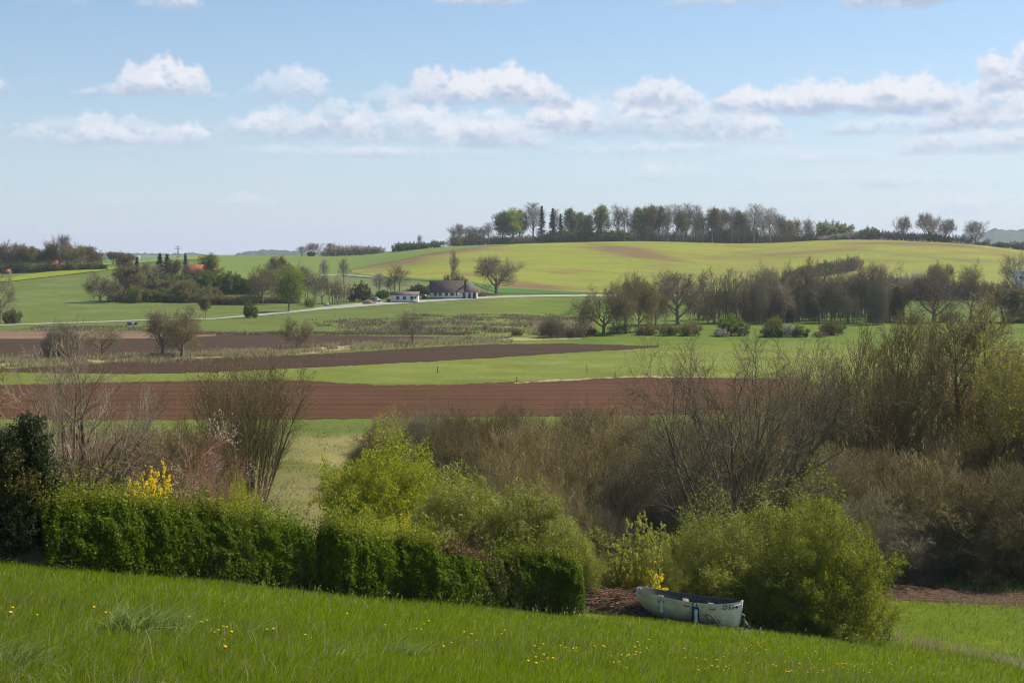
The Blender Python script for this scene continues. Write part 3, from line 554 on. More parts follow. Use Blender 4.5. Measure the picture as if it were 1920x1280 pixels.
# close ones
template('goblet', 20, dict(n=44, br=.07, spread=.36, L=1, K=8, up=.015, wob=.035, r=.0075, tip=.3), [dict(n=9, t0=.3, t1=1, L=.30, ang=.30, K=5, up=.05, wob=.07, rr=.5, rmin=.0012), dict(n=7, t0=.15, t1=1, L=.12, ang=.5, K=3, up=.05, wob=.12, rr=.5, rmin=.0008), dict(n=3, t0=.3, t1=1, L=.045, ang=.5, K=2, up=.05, wob=.1, rr=.6, rmin=.0007)], B_gob, 1, [dict(n=1, jit=.003, s=.008, mat=L_bud, zmin=.45), dict(n=1, jit=.004, s=.007, mat=L_olv, zmin=.65)])
def brush(nm, seed, wood, leaves=None, st={}):
    template(nm, seed, dict(dict(n=30, br=.3, spread=1.15, L=.72, K=6, up=.03, wob=.15, r=.010), **st), [dict(n=11, t0=.12, t1=1, L=.30, ang=.75, K=5, up=.03, wob=.22, rr=.5, rmin=.002), dict(n=9, t0=.1, t1=1, L=.13, ang=.8, K=4, up=.02, wob=.24, rr=.5, rmin=.0012), dict(n=8, t0=.1, t1=1, L=.06, ang=.8, K=2, up=.05, wob=.18, rr=.6, rmin=.0009)], wood, 1, leaves, parts=('stems', 'twigs'), dome=[dict(n=15000, L=.09, r=.0013)])
brush('brush_a', 21, B_brown, [dict(n=1, jit=.004, s=.006, mat=L_bud, keep=.5, ns=3)]); brush('brush_b', 22, B_brown, [dict(n=1, jit=.004, s=.006, mat=L_lime, keep=.55, ns=3)]); brush('brush_c', 23, B_olive, [dict(n=1, jit=.004, s=.007, mat=L_bud)], dict(spread=.6, n=26))
brush('brush_d', 24, B_purple, None, dict(spread=.7, n=26))
template('bigbare', 25, dict(n=9, br=.035, spread=.50, L=.95, K=10, up=.015, wob=.075, r=.034, tip=.2), [dict(n=11, t0=.22, t1=1, L=.42, ang=.5, K=7, up=.02, wob=.12, rr=.5, lt=.3), dict(n=7, t0=.2, t1=1, L=.19, ang=.65, K=5, up=.02, wob=.16, rr=.5, rmin=.0012), dict(n=6, t0=.2, t1=1, L=.085, ang=.65, K=3, up=.02, wob=.16, rr=.5, rmin=.0008), dict(n=3, t0=.3, t1=1, L=.035, ang=.6, K=2, up=.02, wob=.1, rr=.6, rmin=.0008)], B_big, 2)
template('birch', 26, dict(n=4, br=.03, spread=.45, L=.8, K=9, up=.02, wob=.12, r=.045, tip=.25), [dict(n=10, t0=.2, t1=1, L=.46, ang=.65, K=7, up=.05, wob=.13, rr=.5, lt=.3), dict(n=8, t0=.2, t1=1, L=.21, ang=.6, K=5, up=.05, wob=.14, rr=.5, rmin=.0014), dict(n=6, t0=.2, t1=1, L=.10, ang=.5, K=3, up=.04, wob=.14, rr=.5, rmin=.001), dict(n=3, t0=.3, t1=1, L=.04, ang=.5, K=2, up=.02, wob=.1, rr=.6, rmin=.0008)], B_birch, 2)
template('cherry', 27, dict(n=4, br=.05, spread=.75, L=.75, K=8, up=.0, wob=.11, r=.018, tip=.25), [dict(n=9, t0=.15, t1=1, L=.42, ang=.6, K=6, up=.03, wob=.13, rr=.5), dict(n=8, t0=.2, t1=1, L=.2, ang=.6, K=4, up=.03, wob=.15, rr=.5, rmin=.0016), dict(n=6, t0=.2, t1=1, L=.09, ang=.6, K=3, up=.02, wob=.15, rr=.5, rmin=.001)], B_red, 2, [dict(n=4, jit=.006, s=.011, mat=L_pink, keep=.44, ns=3)])
template('pollard', 28, dict(n=8, br=.08, spread=.55, L=.6, K=7, up=.02, wob=.10, r=.024), [dict(n=10, t0=.25, t1=1, L=.46, ang=.5, K=6, up=.16, wob=.08, rr=.45), dict(n=9, t0=.15, t1=1, L=.24, ang=.35, K=4, up=.14, wob=.09, rr=.45, rmin=.0016), dict(n=5, t0=.15, t1=1, L=.10, ang=.35, K=3, up=.1, wob=.1, rr=.5, rmin=.001)], B_olive, 2, [dict(n=1, jit=.003, s=.0075, mat=L_bud), dict(n=1, jit=.003, s=.007, mat=L_brown)])
template('alder', 29, dict(n=1, br=0, spread=.03, L=1, K=9, up=0, wob=.015, r=.015, tip=.15), [dict(n=40, t0=.12, t1=.98, L=.30, ang=.8, K=5, up=.10, wob=.08, rr=.4, lt=.7), dict(n=8, t0=.15, t1=1, L=.10, ang=.55, K=3, up=.06, wob=.12, rr=.5, rmin=.0014), dict(n=5, t0=.1, t1=1, L=.05, ang=.5, K=2, up=.05, wob=.1, rr=.6, rmin=.0012)], B_ald, 1, [dict(n=2, jit=.004, s=.008, mat=L_bud)])
template('alder_lime', 30, dict(n=2, br=.03, spread=.12, L=1, K=9, up=0, wob=.03, r=.011, tip=.15), [dict(n=26, t0=.1, t1=.98, L=.28, ang=.7, K=5, up=.10, wob=.1, rr=.4, lt=.5), dict(n=8, t0=.15, t1=1, L=.10, ang=.55, K=3, up=.06, wob=.12, rr=.5, rmin=.0014), dict(n=5, t0=.1, t1=1, L=.05, ang=.5, K=2, up=.05, wob=.1, rr=.6, rmin=.001)], B_olive, 1, [dict(n=3, jit=.005, s=.010, mat=L_olv), dict(n=2, jit=.005, s=.009, mat=L_lim2, keep=.6, ns=3)])
def leafbush(nm, seed, leaves, wood=B_brown, st={}, n3=9, dome=None):
    template(nm, seed, dict(dict(n=26, br=.28, spread=1.05, L=.80, K=6, up=.03, wob=.16, r=.009), **st), [dict(n=10, t0=.12, t1=1, L=.30, ang=.75, K=4, up=.05, wob=.2, rr=.5, rmin=.002), dict(n=n3, t0=.1, t1=1, L=.12, ang=.8, K=3, up=.05, wob=.2, rr=.5, rmin=.0013)], wood, 1, leaves, parts=('stems', 'foliage'), dome=dome)
leafbush('leafy_a', 31, [dict(n=34, jit=.014, s=.0125, mat=L_green, t0=.1), dict(n=10, jit=.008, s=.0105, mat=L_lim2, t0=.4)], dome=[dict(n=30000, s=.0125, mat=L_green), dict(n=12000, s=.012, mat=L_lim2)])
leafbush('leafy_b', 32, [dict(n=30, jit=.014, s=.0115, mat=L_green, t0=.1), dict(n=10, jit=.01, s=.0105, mat=L_grey, t0=.1, keep=.6, ns=4)], dome=[dict(n=22000, s=.0125, mat=L_green), dict(n=12000, s=.012, mat=L_grey)])
leafbush('leafy_willow', 33, [dict(n=24, jit=.016, s=.016, mat=L_grey, asp=.4), dict(n=20, jit=.016, s=.016, mat=L_green, asp=.4), dict(n=6, jit=.01, s=.015, mat=L_lim2, asp=.4)], B_olive, dome=[dict(n=22000, s=.016, mat=L_grey), dict(n=20000, s=.016, mat=L_green)])
leafbush('leafy_lime', 34, [dict(n=34, jit=.016, s=.013, mat=L_lim2), dict(n=16, jit=.01, s=.013, mat=L_green)], B_olive, dict(spread=.8), dome=[dict(n=38000, s=.014, mat=L_lim2), dict(n=16000, s=.014, mat=L_green)])
leafbush('forsythia', 35, [dict(n=16, jit=.012, s=.034, mat=L_yel, keep=.8, ns=3)], B_olive, dict(n=12, spread=.6, br=.12, wob=.1), 4)
leafbush('sprigs', 36, [dict(n=9, jit=.012, s=.028, mat=L_grey), dict(n=6, jit=.012, s=.026, mat=L_lim2)], B_brown, dict(n=9, spread=.5, br=.12, wob=.06), 4)
leafbush('russet', 37, [dict(n=8, jit=.012, s=.03, mat=L_brown, keep=.5), dict(n=1, jit=.01, s=.03, mat=L_pink, t0=.8)], B_red, dict(n=16), 6)

# ---------------------------------------------------------------- the wood on the hill crest
G1 = 'trees of the wood on the hill crest'
def crest(rows):
    for tpl, px, top, w, lab, *r in rows:
        plant(tpl, px, (r[0] if r else 1008)+PR.uniform(0, 16), top, w, lab, G1)
bg_ = 'bare grey tree among the wood on the hill crest'; bp_ = 'bare purplish tree among the wood on the hill crest'; ol_ = 'olive budding tree among the wood on the hill crest'; gr_ = 'pale green leafing tree among the wood on the hill crest'
crest([('oak',856,419,30,'lone round bare tree at the end of the hilltop wood nearest the white houses'),('tall_b',878,423,30,bp_),('tall_b',892,425,26,bp_),('tall_b',905,424,26,bp_),('tall',917,418,18,bg_),('tall_green',943,398,30,'dark green leafing tree, first tall one of the wood'),
 ('tall_lime',962,391,34,'rounded yellow green tree beside the two dark spruces of the wood'),('tall_green',975,395,28,gr_),('tall',1000,382,40,'tallest bare tree beside the dark spruce on the hill crest'),('tall',1041,394,20,bg_),
 ('tall_green',1070,392,26,gr_),('tall_green',1089,399,28,gr_),('tall_green',1104,403,20,gr_),('tall_green',1127,386,30,'tall slender pale green tree above the dark green hedge'),('tall_b',1160,384,36,bp_),('tall_b',1176,388,26,bp_),('tall_green',1196,390,26,gr_),('tall_olive',1214,387,28,ol_),
 ('tall_olive',1230,387,30,ol_),('tall',1253,386,24,bg_),('tall',1268,385,28,bg_),('tall_olive',1277,398,22,ol_),('tall',1287,383,24,bg_),('tall',1304,386,26,bg_),('tall_b',1318,398,24,bp_),('tall_olive',1334,391,30,ol_),('tall_olive',1350,394,28,ol_),('tall',1372,390,24,bg_),('tall_green',1385,396,20,gr_),('tall_b',1396,402,22,bp_),
 ('tall',1413,384,38,'stout bare tree with the widest crown in the hilltop wood'),('tall',1444,391,36,'bare round crowned tree leaning out at the open end of the wood'),('tall_b',1462,404,26,bp_),('oak_bud',1484,409,34,'ochre budding round tree at the low end of the wood'),('oak_c',1514,406,38,'reddish round tree at the low end of the wood'),('bush_lime',1548,409,36,'yellow green round tree near the end of the wood'),('bush_lime',1580,413,40,'last yellow green round tree above the flowering hedge')])
for px, top, w, y0 in [(1016,392,15,1012),(1036,396,15,1012),(1051,405,12,1012)]:
    plant('spruce', px, y0, top, w, {1016:'dark spruce beside the tallest bare tree on the crest',1036:'dark spruce in the gap of the hilltop wood',1051:'smallest dark spruce in the gap of the hilltop wood'}[px], 'spruces on the hill crest')
k = 0
for px in range(925, 1010, 15): plant('bush_bare', px, 1006, PR.uniform(434, 442), 30, 'brown bare undergrowth bush at the edge of the hilltop wood', 'undergrowth of the hilltop wood', 'bush', 'bush')
for px in range(1180, 1540, 15): plant(PR.choice(['bush_olive', 'bush_bare', 'bush_olive', 'bush_purple', 'thicket']), px, 1030, PR.uniform(416, 434), 30, 'olive or brown understorey bush between the trunks of the hilltop wood', 'understorey of the hilltop wood', 'bush', 'bush')
for px in range(850, 1560, 12): plant(PR.choice(['bush_olive', 'bush_bare', 'bush_purple']), px, 1070, PR.uniform(436, 444), 34, 'low brown bush in the depth of the hilltop wood', 'low growth deep in the hilltop wood', 'bush', 'bush')
for px in range(1190, 1470, 30): plant(PR.choice(['tall_olive', 'tall_b', 'tall_b']), px, 1050, PR.uniform(398, 408), 26, 'olive brown tree standing deeper in the hilltop wood', 'back row of the hilltop wood', 'tree')
for px in range(1022, 1166, 13): plant('bush_green' if PR.random() < .7 else 'bush_dark', px, 1004, PR.uniform(428, 434)-(2 if px > 1050 else -3), 28, 'dense dark green bush in front of the hilltop wood', 'green bushes before the hilltop wood', 'bush', 'bush')
for px, w, t_ in [(949,8,448),(862,10,446),(950,10,444),(980,10,446)]: plant('bush_lime', px, 1002, t_, w, 'tiny yellow green bush on the hill crest', 'tiny bushes on the hill crest', 'bush', 'bush')
# hedges along the horizon
for px in range(612, 716, 11): plant('bush_white', px, 1075, 457+abs(px-668)*.08, 20, 'creamy flowering blackthorn bush on the horizon above the pasture', 'flowering hedge above the pasture', 'bush', 'bush')
for px in range(745, 800, 10): plant('bush_green', px, 1050, 452, 18, 'dark green bush of the short hedge on the horizon', 'short hedge on the horizon', 'bush', 'bush')
plant('bush_green', 817, 1040, 449, 26, 'single dark green bush at the end of the pasture skyline', None, 'bush', 'bush')
for px, top, w, lab in [(589,455,30,'bare tree alone on the pasture skyline'),(566,462,20,'small thin bare tree left of the skyline bare tree'),(622,455,26,'bare tree at the start of the flowering hedge'),(786,441,10,'thin bare sapling sticking out of the short skyline hedge'),(831,452,14,'faint bare sapling beside the single dark green bush')]:
    plant('oak' if w > 22 else 'tall', px, 1085 if px < 700 else 1045, top, w, lab)
plant('bush_dark', 583, 1080, 470, 14, 'dark low bush under the skyline bare tree', None, 'bush', 'bush')
for px in range(1548, 1640, 10): plant('bush_white', px, 1000, 447-(px-1548)*.17-6, 24, 'white flowering blackthorn bush at the top of the crop field', 'flowering hedge at the top of the crop field', 'bush', 'bush')
plant('bush_dark', 1632, 1000, 423, 34, 'tallest dark round bush of the field top hedge', None, 'bush', 'bush')
for px in range(1655, 1735, 9): plant(PR.choice(['bush_purple', 'bush_purple', 'bush_bare']), px, 1000, PR.uniform(428, 435), 22, 'dark purplish bush of the hedge at the top of the field', 'dark hedge at the top of the crop field', 'bush', 'bush')
for px, t_, w in [(1745,433,26),(1760,438,20),(1775,440,20),(1792,436,16),(1806,435,14),(1818,440,14),(1849,445,14),(1838,452,20),(1862,455,18),(1880,452,30),(1915,450,34),(1945,452,30)]: plant('bush_purple' if w < 20 else 'bush_dark', px, 1000, t_, w, 'low dark bush along the crest of the crop field', 'low bushes along the field crest', 'bush', 'bush')
for px, top, w, lab in [(1691,405,32,'bare round tree on the crest left of the pair of bare oaks'),(1741,399,46,'larger oak of the bare pair on the crest'),(1772,410,38,'smaller oak of the bare pair on the crest'),(1829,413,36,'bare round tree on the crest before the blue hill')]:
    plant('oak', px, 1000, top, w, lab, rz=px*.7)
# ---------------------------------------------------------------- tree belt on the far left rise
for tpl, px, top, w, lab in [('oak_bud',22,452,50,'broad olive tree on the left rise at the picture edge'),('tall_olive',52,462,30,'olive budding tree in the belt on the left rise'),('oak_bud',74,464,34,'round ochre budding tree in the belt on the left rise'),('tall_olive',92,458,30,'dark brown budding tree beside the tallest of the belt'),
  ('oak',113,439,44,'tallest bare tree of the belt on the left rise'),('oak_bud',140,456,42,'round olive tree right of the tallest of the belt'),('tall_olive',160,462,30,'greenish tree near the right end of the belt'),('oak_bud',178,470,30,'last low tree at the right end of the belt'),('tall_olive',36,470,30,'brown tree between the first two of the belt'),('tall_olive',125,465,30,'brown tree close behind the tallest of the belt'),('oak_bud',-20,458,50,'olive tree outside the left edge'),('oak_bud',-70,455,60,'olive tree far outside the left edge')]:
    plant(tpl, px, 735+PR.uniform(0, 25), top, w, lab, 'tree belt on the left rise')
for px in range(-60, 196, 13): plant(PR.choice(['bush_dark', 'bush_olive', 'bush_green']), px, 728, PR.uniform(486, 496), 26, 'dark bush at the foot of the tree belt on the left rise', 'bushes under the left tree belt', 'bush', 'bush')
plant('bush_olive', 194, 735, 497, 14, 'small grey green bush at the end of the left tree belt', None, 'bush', 'bush')
for px, t_, w in [(212,472,18),(224,473,18),(236,475,22),(248,479,20)]: plant('tall_olive', px, 950, t_, w, 'small ochre tree in the far yellow field', 'small trees in the far yellow field')
# ---------------------------------------------------------------- farm wood left of the houses
R = [('oak_b',188,522,511,54,'dark budding tree at the left end of the farm wood'),('oak_b',203,530,520,34,'low budding tree behind the leftmost of the farm wood'),('tall_olive',243,535,498,44,'tall brown tree second from the left in the farm wood'),('oak_c',232,530,512,40,'purplish bare tree in the farm wood beside the bright bush'),
 ('tall_olive',236,600,475,26,'tall olive tree rising behind the farm wood'),('spruce',258,600,487,14,'dark spruce at the left of the farm gardens'),('spruce',300,640,480,20,'darkest tall spruce left of the red roof'),('spruce',313,650,481,20,'second dark spruce left of the red roof'),('spruce',348,690,478,12,'small dark spruce behind the red roof'),
 ('tall_b',276,610,490,30,'purplish bare tree between the spruces'),('tall_b',292,600,494,26,'reddish bare tree before the dark spruces'),('tall_olive',326,620,487,24,'brown tree touching the red roof at its left'),('tall_green',395,640,477,36,'leafy green tree right of the red roof'),('oak_bud',375,620,500,26,'orange budding tree right of the red roof'),
 ('oak_b',492,525,493,72,'broad dark oak near the yellow green poplar'),('tall_olive',522,600,482,30,'orange brown tree behind the yellow green poplar'),('tall_olive',533,560,495,30,'green brown tree close behind the yellow green poplar'),('oak_c',562,535,490,44,'tall purplish bare tree right of the poplar'),('tall_b',575,535,498,34,'many stemmed bare tree right of the poplar'),
 ('oak_c',604,520,508,44,'bare tree with a leaning trunk beside the road'),('tall_b',592,530,510,30,'bare tree behind the leaning trunk'),('thicket',625,525,516,34,'bare thicket tree beside the road'),('thicket',642,525,525,30,'last fuzzy bare thicket tree before the road bend'),
 ('tall',608,690,488,18,'slim bare tree on the pasture above the farm wood'),('tall',645,680,486,20,'slim bare tree where the two hill fields meet'),('tall_b',512,540,502,40,'brown tree between the oak and the poplar'),('tall_b',548,545,500,30,'dark brown tree behind the poplar')]
for tpl, px, Y, top, w, lab in R: plant(tpl, px, Y, top, w, lab, 'trees of the farm wood')
for px in range(268, 400, 14): plant(PR.choice(['bush_olive', 'bush_bare', 'bush_olive', 'bush_green']), px, 530+PR.uniform(0, 8), PR.uniform(527, 540), 40, 'rounded grey green bush along the front of the farm wood', 'front bushes of the farm wood', 'bush', 'bush')
plant('oak_bud', 345, 535, 522, 40, 'rounded ochre tree topping the front of the farm wood', 'trees of the farm wood')
plant('bush_lime', 252, 523, 530, 24, 'bright green bush in the front of the farm wood', None, 'bush', 'bush')
for px in range(216, 262, 11): plant('bush_purple', px, 528, 545, 28, 'brown bush low under the left of the farm wood', 'low brown bushes of the farm wood', 'bush', 'bush')
for i, px in enumerate(range(268, 472, 11)): plant(PR.choice(['bush_dark', 'bush_green', 'bush_dark']), px, 590+PR.uniform(0, 10), PR.uniform(504, 516)+(6 if px < 320 else 0), 40, 'deep green leafy bush around the red roofed farm', 'green bushes around the farm', 'bush', 'bush')
for px in range(272, 330, 14): plant('bush_olive', px, 575, PR.uniform(514, 522), 34, 'ochre green bush left of the red roofed farm', 'ochre bushes by the farm', 'bush', 'bush')
for px in range(398, 470, 10): plant(PR.choice(['bush_bare', 'bush_purple', 'bush_olive']), px, 520, PR.uniform(546, 552), 34, 'dim brown bush between the round green tree and the oak', 'low bushes below the farm', 'bush', 'bush')
for px in range(470, 560, 10): plant('bush_purple', px, 528, PR.uniform(548, 556), 26, 'dark undergrowth bush at the foot of the broad oak', 'undergrowth below the oak', 'bush', 'bush')
plant('tall_lime', 541, 466, 500, 50, 'yellow green leafy poplar beside the gravel road', 'trees along the road')
plant('bush_green', 469, 422, 560, 22, 'small round green tree beside the road', 'trees along the road', rz=1, dz=0)
plant('tall_olive', 383, 414, 556, 18, 'thin pale tree beside the road', 'trees along the road')
plant('bush_green', 675, 540, 523, 36, 'bushy green tree left of the small white house', 'trees along the road')
plant('bush_lime', 580, 500, 556, 18, 'low grey green bush at the road side', None, 'bush', 'bush')
for tpl, px, Y, top, w, lab in [('tall',711,585,512,26,'thin bare tree behind the gravel yard'),('tall_b',743,590,496,38,'bare tree standing behind the small white house'),('tall_b',728,590,520,22,'short bare tree behind the small white house'),('tall_b',850,610,468,16,'tall narrow tree rising behind the white farmhouse'),('bush_olive',850,600,505,34,'ochre green tree right behind the farmhouse roof'),('bush_olive',868,590,514,24,'yellowish willow bush at the farmhouse chimney'),
  ('oak',931,605,480,84,'large solitary bare oak right of the farmhouse')]: plant(tpl, px, Y, top, w, lab, 'trees around the white houses', rz=.4)
for px, Y, t_, w, tp in [(717,560,541,22,'bush_dark'),(700,560,548,14,'bush_bare'),(905,580,541,18,'bush_bare'),(898,580,546,12,'bush_bare'),(790,590,530,40,'bush_dark'),(770,590,538,24,'bush_olive'),(812,600,530,30,'bush_green')]: plant(tp, px, Y, t_, w, 'low garden bush beside the white houses', 'garden bushes by the white houses', 'bush', 'bush')
# ---------------------------------------------------------------- trees out in the valley
for tpl, px, py, top, w, lab, rz in [('oak',305,669,580,66,'darker bare tree of the pair in the ploughed valley',1.0),('oak_b',342,670,573,92,'olive budding tree of the pair in the ploughed valley',2.0),('brush_d',118,674,610,66,'dark bare shrubby tree at the edge of the dark ploughed field',0),('oak_c',193,671,602,58,'bare tree right of the dark shrubby tree',3),('oak_b',557,656,594,56,'small twiggy tree on the dry grass bank',4),
  ('oak_c',773,646,574,66,'small bare tree alone before the rushy meadow',5),('oak_c',0,606,500,52,'brown tree cut by the left picture edge',6),('bush_olive',22,607,575,30,'green bush under the tree at the left edge',0),('bush_bare',877,641,625,20,'round little bush beside the post on the dry bank',0),('bush_olive',969,629,614,20,'round little bush in the meadow by the reeds',1),('tall',910,627,606,14,'thin small shrub in the meadow',1),('bush_bare',459,626,616,12,'tiny shrub on the meadow edge',1),('oak_c',-60,640,540,80,'brown tree beyond the left edge',6)]:
    plant(tpl, px, float(dist(px, py)[0]), top, w, lab, None, 'bush' if tpl.startswith('bu') else 'tree', 'bush' if tpl.startswith('bu') else 'tree', rz=rz)
# ---------------------------------------------------------------- old hedgerow across the valley on the right
H1 = [('oak_b',1132,628,530,78,'first budding oak of the hedgerow, nearest the farmhouse'),('oak_b',1174,626,512,54,'tall budding tree beside the first oak of the hedgerow'),('oak_bud',1199,622,514,56,'second tall budding tree of the hedgerow'),('oak_b',1229,612,532,44,'small spreading tree in the hedgerow by the dark oak'),('oak',1271,608,507,84,'dark thick trunked oak of the hedgerow'),
 ('oak_c',1310,600,515,60,'purplish bare tree right of the dark oak'),('thicket',1345,606,501,60,'tall grey purple thicket tree in the hedgerow'),('thicket',1385,606,508,60,'purple thicket tree in the middle of the hedgerow'),('oak_c',1432,600,488,66,'big brown oak rising above the purple thicket'),('oak_c',1462,598,492,50,'brown oak with its trunk before the hill field'),
 ('oak_b',1498,602,484,56,'tall twisted oak in the middle of the hedgerow'),('oak_c',1537,604,490,66,'broad brown oak right of the twisted one'),('oak_c',1590,604,498,62,'oak with low crooked limbs over the pasture'),('oak',1632,604,490,72,'pair of trunks under one round bare crown'),('oak',1752,604,512,84,'spreading bare oak with forked trunk over the pasture'),('oak_c',1820,600,486,70,'tall flat topped oak near the hedgerow end'),('tall_olive',1885,604,540,50,'thin bare tree beyond the flat topped oak'),('tall_olive',1692,604,532,30,'slender pale tree before the pasture'),
 ('oak_c',1935,604,530,60,'bare tree at the right edge of the hedgerow'),('oak',2040,604,500,80,'oak past the right edge'),('oak_c',1470,606,520,50,'lower brown tree among the hedgerow oaks'),('oak_c',1560,606,525,50,'lower brown tree between the broad oaks')]
for i, (tpl, px, py, top, w, lab) in enumerate(H1): plant(tpl, px, float(dist(px, py)[0]), top, w*1.15, lab, 'trees of the valley hedgerow', rz=i*1.3)
for px in list(range(1300, 1680, 15)): plant(PR.choice(['thicket', 'thicket', 'brush_d', 'bush_purple']), px, 385+PR.uniform(0, 30), PR.uniform(522, 560), 34, 'greyish purple bare thicket tree in the hedgerow', 'thicket of the valley hedgerow', 'bush', 'bush')
for px in list(range(1400, 1660, 16)): plant('thicket', px, 430, PR.uniform(508, 525), 40, 'purple bare thicket tree behind the hedgerow oaks', 'back thicket of the valley hedgerow', 'bush', 'bush')
for px, py, top, w, tp in [(1035,633,596,44,'brush_d'),(1085,632,600,40,'bush_purple'),(1064,632,605,30,'bush_purple'),(1105,629,612,22,'bush_dark'),(1212,628,606,40,'bush_olive'),(1252,629,602,34,'bush_olive'),(1292,629,600,40,'bush_olive'),(1372,629,586,50,'bush_green'),(1352,631,612,26,'bush_white'),(1452,630,588,34,'bush_lime'),(1448,632,606,34,'bush_dark'),(1478,632,604,30,'bush_white'),(1500,632,606,30,'bush_green'),(1536,632,618,28,'bush_purple'),(1560,628,596,40,'bush_olive'),
   (1665,602,552,56,'bush_olive'),(1660,604,570,60,'bush_bare'),(1905,606,590,30,'bush_dark'),(1160,625,600,40,'bush_purple'),(1905,604,560,50,'bush_purple'),(1780,604,580,40,'bush_purple'),(1715,604,585,36,'bush_bare')]:
    nm = {'bush_white':'white flowering bush','bush_green':'round green bush','bush_lime':'bright green bush','bush_dark':'dark green bush','bush_olive':'olive green bush','bush_purple':'purplish bare bush','bush_bare':'brown bare bush','brush_d':'pale grey purple reedy bush'}[tp]
    plant(tp, px, float(dist(px, py)[0]), top, w, nm+' at the foot of the valley hedgerow', 'bushes at the foot of the valley hedgerow, '+nm, 'bush', 'bush')
for px in range(1660, 1745, 12): plant('bush_white' if px < 1730 else 'bush_purple', px, 560, 507+abs(px-1700)*.1, 30, 'creamy flowering bush behind the pasture oaks', 'flowering hedge behind the pasture', 'bush', 'bush')
for px in range(1738, 1930, 13): plant('bush_purple', px, 560, PR.uniform(517, 524), 28, 'dark bush along the lane behind the pasture oaks', 'lane hedge behind the pasture', 'bush', 'bush')
plant('oak_bud', 1765, 575, 490, 46, 'yellow green round tree behind the lane hedge', None); plant('oak_c', 1903, 590, 467, 48, 'bare brown tree beside the white gabled house', None)
for px in range(1480, 1612, 9): plant('bush_purple' if not 1540 < px < 1556 else 'bush_green', px, 760+(px-1480)*.5, (500-(px-1480)*.21), 22, 'dark purplish bush of the hedge reaching into the crop field', 'hedge reaching into the crop field', 'bush', 'bush')
# ---------------------------------------------------------------- trees and thickets on the valley floor behind the lawn
NB = [('birch',150,50,596,300,'pale barked bare tree behind the conifer, its forked limbs over the red field','tree',0.5),('cherry',335,52,775,260,'leaning fruit tree with scattered pink blossom','tree',0.6),('cherry',420,56,850,190,'lower blossoming fruit tree below the tall vase shaped bush','tree',2.2),
 ('goblet',468,104,664,190,'tall vase shaped many stemmed bush before the red field','tree',0),('bigbare',1390,80,592,430,'large bare many trunked tree with spreading limbs over the green strip','tree',.6),('bigbare',1050,112,742,200,'small bare tree poking out above the brown thicket','tree',1),
 ('pollard',1618,106,612,235,'broad ochre twigged willow, tallest of the thicket','tree',0),('pollard',1478,114,672,170,'low ochre willow between the large bare tree and the others','tree',5),('pollard',1545,112,640,200,'smaller ochre willow left of the broad one','tree',3),('pollard',1870,112,620,200,'ochre willow behind the tallest alder','tree',5),
 ('alder',1640,114,625,80,'short thin alder left of the others','tree',3),('alder',1740,104,606,70,'slim alder right of the close pair','tree',5),('alder',1815,110,590,90,'slim alder between the two tallest','tree',1),
 ('alder',1662,112,596,70,'thin alder left of a close pair','tree',0),('alder',1692,108,582,80,'left alder of the close pair','tree',1),('alder',1722,110,592,80,'right alder of the close pair','tree',2),('alder',1760,112,600,80,'thin alder between the pair and the dark stemmed one','tree',3),
 ('alder',1793,104,572,130,'dark stemmed alder with wide fan of side twigs','tree',4),('alder',1836,104,556,160,'tallest alder at the right of the thicket','tree',5),('alder_lime',1880,96,626,130,'yellow green budding tree before the tallest alder','tree',0),('alder_lime',1925,100,660,110,'yellow green budding tree at the right edge','tree',2),
 ('alder_lime',1862,110,700,110,'low yellow green tree behind the right thicket','tree',3),('alder_lime',2010,98,600,160,'budding tree past the right edge','tree',3),('alder_lime',-45,62,560,150,'olive budding tree reaching in at the left edge','tree',1),('alder',1975,108,600,120,'alder past the right edge','tree',3)]
for tpl, px, Y, top, w, lab, cat, rz in NB: plant(tpl, px, Y, top, w, lab, None, cat, rz=rz)
